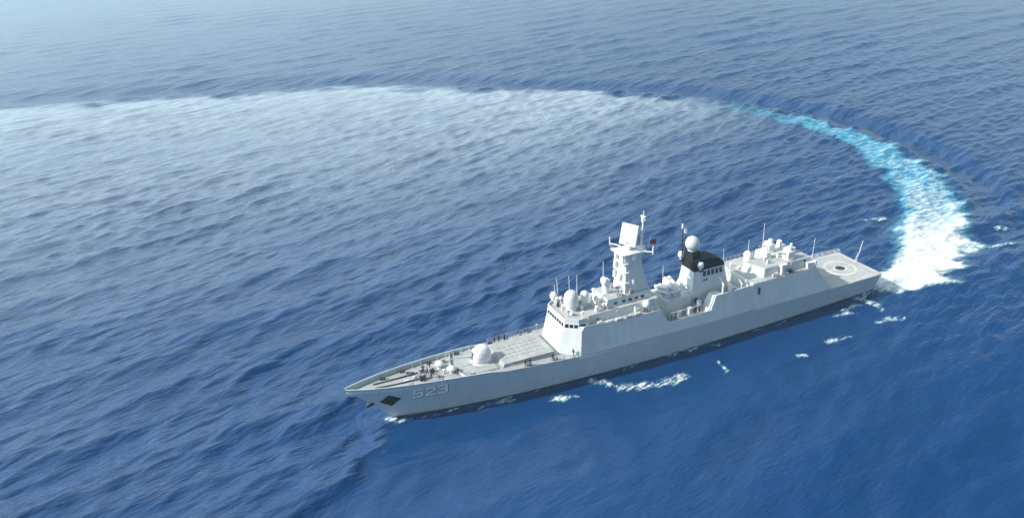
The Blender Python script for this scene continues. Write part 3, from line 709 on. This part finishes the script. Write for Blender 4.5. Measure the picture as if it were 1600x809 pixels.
m = MB(); m.lathe((81.5, 0, 20.9), [(1.05, 0), (1.0, .25), (1.3, .55), (1.6, 1.15), (1.65, 1.7), (1.5, 2.35), (1.15, 2.9), (.6, 3.25), (0, 3.4)], 24); m.build('radome', M['dome'], fun, smooth=True)
for s, x, y, z in ((1, 82.0, -2.75, 16.9), (1, 80.2, 2.3, 18.0), (1, 84.0, 1.9, 19.0)):
    m = MB(); m.lathe((x, y, z), [(.3, 0), (.3, .4), (.62, .7), (.72, 1.2), (.55, 1.8), (0, 2.05)], 14); m.build('satellite_dome', M['white'], fun, smooth=True)
m = MB(); m.box(81.6, 82.5, -3.2, -2.2, 16.6, 16.9).box(79.9, 80.8, 1.9, 2.8, 17.7, 18.0); m.build('dome_bracket', M['black'], fun)
m = MB(); m.tube([(80.2, 1.8, 17.5), (80.0, 1.8, 24.6)], .14, 6); m.tube([(80.0, 1.8, 24.6), (79.9, 1.8, 28.0)], .10, 5); m.tube([(81.0, 1.9, 19), (80.9, 1.9, 24.8)], .14, 6)
m.build('funnel_pole', M['dark'], fun)
m = MB(); m.lathe((79.95, 1.8, 25.8), [(.2, 0), (.25, .2), (.25, 1.0), (.1, 1.2)], 8).lathe((80.9, 1.9, 24.4), [(.3, 0), (.35, .3), (.35, .9), (.1, 1.2)], 8); m.build('pole_antenna', M['white'], fun)
PA, PB, PC, PD = (79.3, -3.15, 8.77), (90.6, -3.15, 8.77), (80.6, -2.35, 16.5), (88.9, -2.35, 16.5)
for k in range(5): panel_on(PA, PB, PC, PD, .30+k*.128, .385+k*.128, .80, .965, .04).build('exhaust_louvre', M['dark'], fun)
for k in range(2): panel_on(PA, PB, PC, PD, .31+k*.075, .355+k*.075, .66, .71, .04).build('exhaust_louvre', M['dark'], fun)
QA, QB, QC, QD = (90.6, 3.15, 8.77), (79.3, 3.15, 8.77), (88.9, 2.35, 16.5), (80.6, 2.35, 16.5)
for k in range(5): panel_on(QA, QB, QC, QD, .16+k*.128, .245+k*.128, .80, .965, .04).build('exhaust_louvre', M['dark'], fun)
m = MB(); m.box(88.9, 90.4, -2.2, 2.2, 8.77, 13.0, .4, .1); m.build('uptake_house', M['upper'], fun)

# ---- after superstructure: sides, boat bays, hangar
def zr(x): return interp(x, [82, 113], [11.75, 12.2])
m = MB()
for s in (-1, 1):                                     # side plates beside the boat bays, with the raked end block
    m.loft([(80.6, s*7.62, 6.0), (94.2, s*7.7, 6.0), (94.2, s*7.4, 6.0), (80.6, s*7.3, 6.0)], [(83.8, s*6.62, 11.72), (94.2, s*6.62, 11.9), (94.2, s*6.42, 11.9), (83.8, s*6.42, 11.72)])
m.build('boat_bay_wall', M['upper'], ship)
m = MB()
for s in (-1, 1):
    m.prism([(81.0, s*6.95), (85.6, s*6.95), (85.6, s*4.3), (81.0, s*4.3)][::s], [(83.4, s*6.42), (85.6, s*6.42), (85.6, s*4.3), (83.4, s*4.3)][::s], 7.02, 11.62)
m.build('bay_end_block', M['white'], ship)
m = MB(); m.prism([(94.2, -7.7), (116.9, -7.6), (116.9, 7.6), (94.2, 7.7)], [(94.2, -6.6), (112.6, -6.55), (112.6, 6.55), (94.2, 6.6)], 5.45, 12.0)
m.box(83, 93.7, -6.9, 6.9, 6.0, 9.4)
aft = m.build('hangar', M['upper'], ship)
m = MB(); m.add([(93.9, -6.5, 12.06), (112.4, -6.4, 12.06), (112.4, 6.4, 12.06), (93.9, 6.5, 12.06)], [(0, 1, 2, 3)])
m.build('hangar_roof', M['deck2'], aft)
m = MB(); m.box(93.9, 94.2, -6.72, 6.72, 11.55, 12.2); m.build('roof_edge', M['white'], aft)
panel_on((116.9, -4.2, 5.6), (116.9, 4.2, 5.6), (112.7, -4.2, 11.9), (112.7, 4.2, 11.9), 0, 1, .03, .8, .05).build('hangar_door', M['mid'], aft)
MB().box(95.3, 95.8, -7.2, -6.78, 9.35, 10.9).build('side_door', M['dark'], aft)
# raised house and weapons on the hangar roof
m = MB(); m.prism([(96.4, .6), (98.2, -5.2), (112.2, -5.2), (112.2, .6)], [(96.7, .5), (98.5, -5.0), (112.0, -5.0), (112.0, .5)], 12.0, 14.2); rh = m.build('raised_house', M['upper'], ship)
m = MB(); m.box(104.0, 112.2, .6, 5.2, 12.0, 13.9, .1, .1); m.build('raised_house', M['upper'], ship)
m = MB(); m.add([(96.9, .4, 14.215), (98.6, -4.9, 14.215), (111.9, -4.9, 14.215), (111.9, .4, 14.215)], [(0, 1, 2, 3)]); m.build('house_roof', M['deck2'], rh)
m = MB(); m.lathe((99.3, 1.6, 12.06), [(1.2, 0), (1.1, 1.4), (1.3, 1.6), (1.2, 2.0)], 16); m.build('director_pedestal', M['white'], ship, smooth=True)
m = MB(); m.box(98.6, 100.2, .8, 2.4, 14.0, 15.3, .1, .1); m.lathe((98.7, 1.6, 15.1), [(1.05, -.2), (.95, .15), (.5, .4), (0, .48)], 18, (-1, -.25, .2)); m.build('fire_control_radar', M['white'], ship, smooth=True)
def close_gun(x, y, z):
    m = MB(); m.lathe((x, y, z), [(1.35, 0), (1.35, .5), (1.1, .7)], 18); g = m.build('close_in_gun', M['white'], ship, smooth=True)
    m = MB(); m.box(x-1.2, x+1.1, y-1.15, y+1.15, z+.6, z+2.0, .25, .15); m.build('gun_mount', M['white'], g, bevel=.08)
    m = MB(); m.lathe((x+.2, y, z+2.0), [(.75, 0), (.7, .5), (.5, 1.0), (0, 1.25)], 14); m.lathe((x-.6, y+.7, z+2.1), [(.5, -.1), (.45, .1), (0, .3)], 12, (-1, 0, .3)); m.build('gun_radar', M['white'], g, smooth=True)
    m = MB(); m.tube([(x-.9, y, z+1.4), (x-3.2, y, z+1.9)], .2, 8, .14); m.build('gun_barrel', M['mid'], g)
close_gun(107.0, -3.1, 14.2); close_gun(106.4, 2.9, 13.9)
m = MB(); m.box(102.0, 103.6, -1.2, .3, 14.2, 15.8, .15, .15); m.tube([(102.8, -.4, 15.8), (102.8, -.4, 17.2)], .25, 8); m.box(100.9, 101.8, .8, 1.8, 12.06, 13.6); m.build('deck_locker', M['white'], ship, bevel=.05)
m = MB(); m.box(109.2, 110.6, -1.6, .2, 14.2, 15.6, .1, .1).box(109.6, 110.6, 3.0, 4.2, 13.9, 15.6, .1, .1); m.tube([(109.9, -.6, 15.6), (109.9, -.6, 16.4)], .3, 8)
m.build('decoy_launcher', M['white'], ship, smooth=False)
# decoy tubes and lockers along the port edge
m = MB(); m.box(102.5, 103.3, -6.3, -5.6, 12.06, 14.4, .1, .05).box(102.3, 104.0, -6.4, -5.5, 14.0, 14.7); m.build('decoy_launcher', M['white'], ship)
m = MB(); m.box(110.4, 112.9, -6.2, -4.4, 12.06, 13.2, .1, .1).box(110.2, 110.6, -6.3, -5.9, 11.3, 13.5).box(112.5, 112.9, -6.3, -5.9, 11.3, 13.5); m.build('deck_locker', M['white'], ship)
m = MB(); m.box(105.0, 105.8, -6.2, -5.5, 12.06, 12.8); m.build('deck_locker', M['dark'], ship)
m = MB(); m.box(100.5, 101.6, -6.2, -5.5, 12.06, 12.9); m.build('deck_locker', M['upper'], ship)
# davits and stowed boat gear by the funnel
for s in (-1, 1):
    m = MB(); m.tube([(86.0, s*5.9, 9.4), (86.0, s*6.1, 13.6), (86.1, s*5.2, 14.5), (86.2, s*4.4, 14.6)], .28, 8, .2); m.box(85.6, 86.4, s*5.9-.4, s*5.9+.4, 9.4, 11.4); m.build('boat_davit', M['white'], ship, smooth=True)
    m = MB(); m.tube([(91.2, s*5.9, 9.4), (91.2, s*6.1, 12.6), (91.2, s*5.0, 13.4)], .2, 8, .15); m.build('boat_davit', M['upper'], ship, smooth=True)
    m = MB(); P = []
    m.lathe((88.0, s*4.9, 10.0), [(.05, 0), (.4, .5), (.55, 1.2), (.6, 3.4), (.55, 4.0)], 12, (1, 0, 0)); m.box(89.6, 90.8, s*4.9-.3, s*4.9+.3, 10.3, 11.2, .1, .1); m.build('ship_boat', M['mid'], ship, smooth=True)
rail([(94, -6.5, 12.06), (102, -6.45, 12.06)], .9, 1.3, parent=aft); rail([(94, 6.5, 12.06), (112.3, 6.4, 12.06)], .9, 1.3, parent=aft); rail([(98.8, -4.85, 14.2), (105, -4.85, 14.2)], .9, 1.3, parent=rh)

# ---- small gear scattered over the roofs
cr = random.Random(5)
def gear(x0, x1, y0, y1, z, n, mats=('white', 'upper', 'mid', 'dark')):
    for _ in range(n):
        x, y = cr.uniform(x0, x1), cr.uniform(y0, y1); k = cr.random(); m = MB(); mat = cr.choice(mats)
        if k < .45:
            a, b_, h = cr.uniform(.25, .6), cr.uniform(.2, .5), cr.uniform(.35, 1.1); m.box(x-a, x+a, y-b_, y+b_, z, z+h, .05, .05); nm = 'deck_locker'
        elif k < .7:
            r_ = cr.uniform(.14, .26); h = cr.uniform(.5, 1.2); m.lathe((x, y, z), [(r_, 0), (r_, h*.7), (r_*1.7, h*.75), (r_*1.7, h*.95), (0, h)], 10); nm = 'vent'
        else:
            h = cr.uniform(1.0, 2.0); m.tube([(x, y, z), (x, y, z+h)], .07, 5); m.box(x-.22, x+.22, y-.22, y+.22, z+h, z+h+.35); nm = 'signal_lamp'
        m.build(nm, M[mat], ship)
gear(47.8, 50, -4.6, 4.6, 13.97, 5, ('white', 'dark')); gear(52, 57, -3.9, 3.9, 13.97, 12); gear(60.5, 62.3, -2.8, 2.8, 15.72, 5); gear(58, 68, -2.9, -2.4, 15.72, 4)
gear(52, 68, -6.1, -5.0, 12.12, 9); gear(52, 68, 5.0, 6.1, 12.12, 6); gear(71, 80, -6.6, -4.4, 7.03, 9, ('upper', 'dark', 'mid')); gear(71, 80, 4.4, 6.6, 7.03, 6, ('upper', 'dark', 'mid'))
gear(95, 98, .8, 5.8, 12.07, 3); gear(99, 110, -6.1, -5.5, 12.07, 6); gear(100, 111, 5.4, 6.2, 12.07, 5); gear(99.5, 106, -4.2, 0, 14.22, 6, ('white', 'upper', 'mid'))
gear(73, 79, -2.9, 2.9, 11.5, 5, ('white', 'upper')); gear(12, 21, -1.8, 1.8, 7.72, 7, ('mid', 'dark', 'upper')); gear(45.0, 45.1, 5.2, 6.2, 6.8, 1); gear(33, 43, 5.2, 5.6, 7.0, 4, ('mid', 'dark')); gear(86.5, 92, -6.0, -3.8, 9.42, 4, ('upper', 'mid'))

# ---- whip antennas
def whip(b_, t_, r=.07, mat='white', base=True):
    m = MB(); b_, t_ = Vector(b_), Vector(t_); m.tube([b_, b_.lerp(t_, .12)], r*2.2, 6); m.tube([b_.lerp(t_, .12), t_], r, 5, r*.55)
    m.build('whip_antenna', M[mat], ship)
for b_, t_ in (((52.0, 3.2, 13.97), (51.9, 3.4, 20.2)), ((50.0, 4.8, 13.97), (49.7, 5.0, 19.5)), ((53.0, 1.8, 13.97), (53.0, 1.8, 20.8)), ((49.0, 4.2, 13.97), (48.8, 4.4, 18.4)),
               ((60.2, 2.9, 15.7), (60.2, 3.0, 21.8)), ((71.2, 5.8, 8.77), (71.2, 6.0, 15.4)), ((92.6, 2.6, 12.06), (92.6, 2.7, 17.6)), ((76.0, 3.0, 11.5), (76.0, 3.1, 17.0)),
               ((106.0, 4.8, 13.9), (106.2, 5.0, 20.4)), ((112.6, -4.9, 13.2), (112.8, -5.0, 19.0)), ((101.5, 4.6, 12.06), (101.6, 4.7, 17.2))):
    whip(b_, t_, .085)
m = MB(); m.tube([(133.2, .5, 5.5), (134.6, .5, 11.2)], .11, 6, .07); m.tube([(132.3, .5, 5.5), (133.6, .5, 8)], .06, 5); m.build('jackstaff', M['white'], ship)

# ---- foredeck: gun, missile cells, windlass gear
m = MB(); m.lathe((29.2, 0, 7.25), [(2.35, 0), (2.35, .35), (2.1, .42)], 28); m.build('gun_ring', M['upper'], ship, smooth=True)
m = MB(); sec = []
for z, rx, ry, ox in ((7.62, 2.0, 1.75, 0), (8.3, 2.15, 1.9, 0), (9.2, 2.1, 1.85, .05), (10.0, 1.85, 1.6, .15), (10.6, 1.4, 1.2, .25), (10.95, .8, .7, .3), (11.05, .2, .2, .3)):
    sec.append([(29.2+ox+rx*math.copysign(abs(math.cos(a))**.8, math.cos(a)), ry*math.copysign(abs(math.sin(a))**.8, math.sin(a)), z) for a in np.arange(20)*2*math.pi/20])
for a, c in zip(sec[:-1], sec[1:]): m.loft(a, c, cap=False)
m.add(sec[0], [tuple(range(20))]); m.add(sec[-1], [tuple(range(20))])
gun = m.build('gun_turret', M['white'], ship, smooth=True)
m = MB(); m.tube([(27.4, 0, 9.1), (25.6, 0, 9.35)], .32, 10, .2); m.tube([(25.6, 0, 9.35), (21.9, 0, 9.85)], .13, 8, .1); m.build('gun_barrel', M['upper'], gun, smooth=True)
m = MB(); m.box(26.9, 27.5, -.5, .5, 8.5, 10.0, .1, 0); m.build('gun_shield', M['mid'], gun)
m = MB(); m.prism([(31.6, 4.7), (31.6, -4.7), (44.2, -4.9), (44.2, 4.9)], [(32.6, 4.45), (32.6, -4.45), (43.9, -4.7), (43.9, 4.7)], 6.6, 7.95); cells = m.build('missile_cell_house', M['deck'], ship)
for i in range(8):
    for j in range(4):
        x = 33.4+i*1.2; y = -2.55+j*1.35+(.25 if j > 1 else 0)
        MB().box(x, x+.95, y, y+1.1, 7.93, 8.03, .04, .04).build('cell_hatch', M['deck'], cells)
m = MB(); m.prism([(22.6, 3.9), (22.6, -3.9), (31.2, -4.6), (31.2, 4.6)], [(22.9, 3.6), (22.9, -3.6), (31.2, -4.4), (31.2, 4.4)], 7.1, 7.62 if False else 7.55); m.build('gun_platform', M['deck'], ship)
for x, y in ((20.4, 1.3), (22.0, -1.5)):
    m = MB(); m.lathe((x, y, zdeck(x)-.02), [(.5, 0), (.45, .7), (.9, .85), (.95, 1.1), (.6, 1.45), (0, 1.55)], 16); m.build('ventilator', M['white'], ship, smooth=True)
for x, y in ((16.2, 1.2), (16.2, -1.2)):
    m = MB(); m.lathe((x, y, zdeck(x)-.02), [(.6, 0), (.55, .2), (.35, .45), (.4, .75), (.55, .9), (.5, 1.0), (0, 1.02)], 16); m.build('capstan', M['mid'], ship, smooth=True)
for s in (-1, 1):
    m = MB(); m.tube([(6.2, s*.75, zdeck(6.2)+.12), (10, s*.95, zdeck(10)+.12), (16.0, s*1.2, zdeck(16)+.2)], .13, 6); m.build('anchor_chain', M['dark'], ship)
m = MB(); m.box(17.8, 18.6, .3, 1.1, 7.6, 8.5, .1, .1).box(18.8, 19.4, -2.4, -1.7, 7.55, 8.3, .05, .05).box(13.4, 14.1, 1.9, 2.4, 7.75, 8.35).box(21.4, 22.2, 2.6, 3.3, 7.5, 8.4); m.build('deck_fitting', M['mid'], ship)
for x in (8.5, 13, 19.0, 25.5, 37.5, 43.4):
    for s in (-1, 1):
        m = MB(); y = s*(hull_y(x, zdeck(x))-.75)
        for dx in (-.3, .3): m.lathe((x+dx, y, zdeck(x)-.02), [(.16, 0), (.16, .5), (.22, .55), (.2, .62)], 10)
        m.box(x-.55, x+.55, y-.22, y+.22, zdeck(x)-.02, zdeck(x)+.06); m.build('bollard', M['dark'], ship)
m = MB(); m.loft([(24.0, -5.2, 7.5), (24.1, -5.2, 7.5), (22.4, 0, 7.5), (22.3, 0, 7.5)], [(24.0, -5.2, 8.0), (24.1, -5.2, 8.0), (22.4, 0, 8.1), (22.3, 0, 8.1)]); m.loft([(24.0, 5.2, 7.5), (24.1, 5.2, 7.5), (22.4, 0.0, 7.5), (22.3, 0.0, 7.5)], [(24.0, 5.2, 8.0), (24.1, 5.2, 8.0), (22.4, 0.0, 8.1), (22.3, 0.0, 8.1)]); m.build('breakwater', M['upper'], ship)
for s in (-1, 1):
    rail([(x, s*(deck_edge(x)-.2), ztop(x)) for x in np.linspace(33.2, 47.8, 6)], 1.0, 1.5, .035, parent=hull)

# ---- flight deck: markings, nets
def ring(m, cx, cy, z, r0, r1, n=48, ex=1.0):
    vs = []
    for k in range(n):
        a = 2*math.pi*k/n; vs += [(cx+r0*math.cos(a)*ex, cy+r0*math.sin(a), z), (cx+r1*math.cos(a)*ex, cy+r1*math.sin(a), z)]
    m.add(vs, [(2*k, 2*k+1, (2*k+3) % (2*n), (2*k+2) % (2*n)) for k in range(n)]); return m
ZF = 5.56
def zfd(x): return ztop(x)+.012
m = MB(); ring(m, 127.3, -.1, zfd(127.3)+.02, 3.45, 4.1); ring(m, 127.3, -.1, zfd(127.3)+.02, 1.25, 1.65, 32)
for a in (0, 1): m.add([(123.9+a*5.3, -.25, zfd(127)+.02), (125.5+a*5.3, -.25, zfd(127)+.02), (125.5+a*5.3, .1, zfd(127)+.02), (123.9+a*5.3, .1, zfd(127)+.02)], [(0, 1, 2, 3)])
m.build('landing_circle', M['marking'], FD)
m = MB(); vs = [(127.3, -.1, zfd(127.3)+.016)]+[(127.3+1.2*math.cos(a), -.1+1.2*math.sin(a), zfd(127.3)+.016) for a in np.arange(24)*math.pi/12]
m.add(vs, [(0, k+1, (k+1) % 24+1) for k in range(24)]); m.build('landing_grid', M['dark'], FD)
m = MB()
for s in (-1, 1):
    m.add([(118, s*6.85, zfd(118)+.02), (133.6, s*6.6, zfd(133)+.02), (133.6, s*6.85, zfd(133)+.02), (118, s*7.15, zfd(118)+.02)], [(0, 1, 2, 3)])
m.add([(133.2, -6.5, zfd(133)+.024), (133.5, -6.5, zfd(133)+.024), (133.5, 6.5, zfd(133)+.024), (133.2, 6.5, zfd(133)+.024)], [(0, 1, 2, 3)])
m.add([(119.8, -.12, zfd(122)+.02), (122.9, -.12, zfd(122)+.02), (122.9, .12, zfd(122)+.02), (119.8, .12, zfd(122)+.02)], [(0, 1, 2, 3)])
m.build('deck_line', M['marking'], FD)
for s in (-1, 1):
    m = MB()
    for x in np.arange(118, 133.6, 1.9):
        y0 = s*(deck_edge(x)); y1 = s*(deck_edge(x)+ (1.0 if s > 0 else .25)); z0 = zfd(x)-.1; z1 = zfd(x)+(.55 if s > 0 else .12)
        m.tube([(x, y0, z0), (x, y1, z1)], .05, 4); m.tube([(x+1.6, y0, z0), (x+1.6, y1, z1)], .05, 4); m.tube([(x, y1, z1), (x+1.6, y1, z1)], .05, 4)
        for f in (.33, .66): m.tube([(x, y0+(y1-y0)*f, z0+(z1-z0)*f), (x+1.6, y0+(y1-y0)*f, z0+(z1-z0)*f)], .03, 4)
        for g in (.4, .8, 1.2): m.tube([(x+g, y0, z0), (x+g, y1, z1)], .03, 4)
    m.build('safety_net', M['upper'], FD)

# ------------------------------------------------------------------ flag
m = MB(); nx = 10; P = []
for j in range(5):
    for i in range(nx+1):
        u = i/nx; P.append((68.75+u*1.4, -2.2-.25*u+.16*math.sin(u*7+j*.5)*u, 26.1+j*.28-.25*u))
m.add(P, [(j*(nx+1)+i, j*(nx+1)+i+1, (j+1)*(nx+1)+i+1, (j+1)*(nx+1)+i) for j in range(4) for i in range(nx)])
fl = m.build('flag', M['flag'], None, smooth=True); fl.modifiers.new('solid', 'SOLIDIFY').thickness = .03
m = MB(); m.tube([(68.4, -2.1, 24.9), (68.74, -2.2, 27.8)], .03, 4); m.build('halyard', M['white'], fl)
tag(fl, 'small dark red flag flying from a halyard behind the mast platform', 'flag')

# ------------------------------------------------------------------ crew
def person_mesh(name, pose):
    """one skinned body; joints in metres, facing -x"""
    J = {'pel': (0, 0, .95, .15), 'sp': (0, 0, 1.18, .14), 'ch': (0, 0, 1.38, .155), 'nk': (0, 0, 1.52, .065), 'hd': (-.02, 0, 1.66, .105), 'tp': (-.01, 0, 1.75, .07)}
    for s, n in ((-1, 'l'), (1, 'r')):
        J.update({n+'hip': (0, s*.10, .90, .105), n+'kn': (-.02, s*.11, .50, .075), n+'an': (.02, s*.12, .09, .05), n+'to': (-.15, s*.13, .05, .045),
                  n+'sh': (0, s*.19, 1.42, .075), n+'el': (.03, s*.25, 1.14, .052), n+'wr': (-.06, s*.25, .90, .038), n+'ha': (-.09, s*.24, .80, .042)})
    if pose == 'bend':
        for k in J:
            x, y, z, r = J[k]
            if k[1:] in ('sh', 'el', 'wr', 'ha') or k in ('sp', 'ch', 'nk', 'hd', 'tp'):
                a = R(62); dz = z-.95; J[k] = (x*math.cos(a)-dz*math.sin(a), y, .95-.08+dz*math.cos(a)+x*math.sin(a)*-1, r)
        for n in 'lr':
            s = -1 if n == 'l' else 1
            J[n+'el'] = (-.42, s*.23, .80, .052); J[n+'wr'] = (-.55, s*.18, .58, .038); J[n+'ha'] = (-.60, s*.16, .48, .042)
    if pose == 'stride':
        J['lkn'] = (-.20, -.11, .52, .075); J['lan'] = (-.22, -.12, .10, .05); J['lto'] = (-.38, -.13, .07, .045)
        J['rkn'] = (.10, .11, .50, .075); J['ran'] = (.33, .12, .13, .05); J['rto'] = (.19, .13, .06, .045)
        J['lel'] = (.14, -.25, 1.16, .052); J['lwr'] = (.12, -.25, .92, .038); J['rel'] = (-.12, .25, 1.16, .052); J['rwr'] = (-.30, .23, 1.02, .038); J['rha'] = (-.38, .22, .98, .042); J['lha'] = (.08, -.24, .83, .042)
    if pose == 'reach':
        J['lel'] = (-.25, -.24, 1.30, .052); J['lwr'] = (-.48, -.20, 1.22, .038); J['lha'] = (-.57, -.19, 1.2, .042)
    E_ = [('pel', 'sp'), ('sp', 'ch'), ('ch', 'nk'), ('nk', 'hd'), ('hd', 'tp')]
    for n in 'lr': E_ += [('pel', n+'hip'), (n+'hip', n+'kn'), (n+'kn', n+'an'), (n+'an', n+'to'), ('ch', n+'sh'), (n+'sh', n+'el'), (n+'el', n+'wr'), (n+'wr', n+'ha')]
    ks = list(J); me = bpy.data.meshes.new('skeleton'); me.from_pydata([J[k][:3] for k in ks], [(ks.index(a), ks.index(c)) for a, c in E_], [])
    o = bpy.data.objects.new('skeleton', me); COL.objects.link(o); o.modifiers.new('skin', 'SKIN')
    if not me.skin_vertices: bpy.context.view_layer.objects.active = o; bpy.ops.mesh.customdata_skin_add()
    for i, k in enumerate(ks):
        me.skin_vertices[0].data[i].radius = (J[k][3], J[k][3]); me.skin_vertices[0].data[i].use_root = (k == 'pel')
    o.modifiers.new('sub', 'SUBSURF').levels = 1
    dg = bpy.context.evaluated_depsgraph_get(); bm_ = bpy.data.meshes.new_from_object(o.evaluated_get(dg))
    bpy.data.objects.remove(o); bm_.name = name; bm_.materials.clear(); bm_.materials.append(M['uniform']); bm_.materials.append(M['skin'])
    hx = Vector(J['hd'][:3]); hands = [Vector(J[n+'ha'][:3]) for n in 'lr']
    for p in bm_.polygons:
        p.use_smooth = True; c = p.center
        p.material_index = 1 if (c-hx).length < .15 or min((c-h).length for h in hands) < .09 else 0
    return bm_, hx
def cap_mesh(h):
    m = MB(); m.lathe((h.x, h.y, h.z+.06), [(.135, -.02), (.14, .03), (.12, .09), (.06, .125), (0, .13)], 12); m.box(h.x-.24, h.x-.08, h.y-.09, h.y+.09, h.z+.04, h.z+.06)
    return m
poses = {}
for p_ in ('stand', 'bend', 'stride', 'reach'): poses[p_] = person_mesh('person', p_)
CREW = [('bend', 14.6, .5, 25, 'sailor in dark clothing bending over the anchor chain, nearest the bow tip'),
        ('stand', 16.0, -2.35, 80, 'sailor standing upright on the port side of the windlass, facing the sea'),
        ('stride', 17.3, -.3, -20, 'sailor in dark clothing striding between the capstan and the bow ventilators'),
        ('bend', 17.6, -1.5, 120, 'sailor bending down just behind the port capstan'),
        ('reach', 18.5, 1.9, 10, 'sailor reaching forward beside the starboard bow ventilator'),
        ('stand', 22.9, -2.9, 60, 'sailor standing beside the port ventilator ahead of the gun'),
        ('stand', 34.6, 5.55, -60, 'sailor at the starboard rail just behind the gun, nearest the turret'),
        ('stand', 35.7, 5.6, -90, 'sailor at the starboard rail, second from the gun turret'),
        ('reach', 37.0, 5.6, -80, 'sailor at the starboard rail with one arm reaching out'),
        ('stand', 40.4, 5.9, 180, 'sailor at the starboard rail furthest from the gun, close to the bridge front'),
        ('stand', 36.6, -6.0, 100, 'sailor at the port rail beside the missile cells, forward of a pair'),
        ('stride', 37.6, -6.1, 60, 'sailor walking at the port rail beside the missile cells, aft of a pair'),
        ('stand', 42.7, -6.35, 90, 'sailor standing alone at the port rail ahead of the bridge'),
        ('stride', 47.4, -6.7, 10, 'sailor walking at the foot of the bridge front port corner')]
for p_, x, y, rz, lab in CREW:
    me, h = poses[p_]; o = bpy.data.objects.new('person', me); COL.objects.link(o)
    o.location = (x, y, zdeck(x)+.005); o.rotation_euler = (0, 0, R(rz)); tag(o, lab, 'person', 'sailors on the foredeck')
    c = cap_mesh(h).build('cap', M['dark'], o)
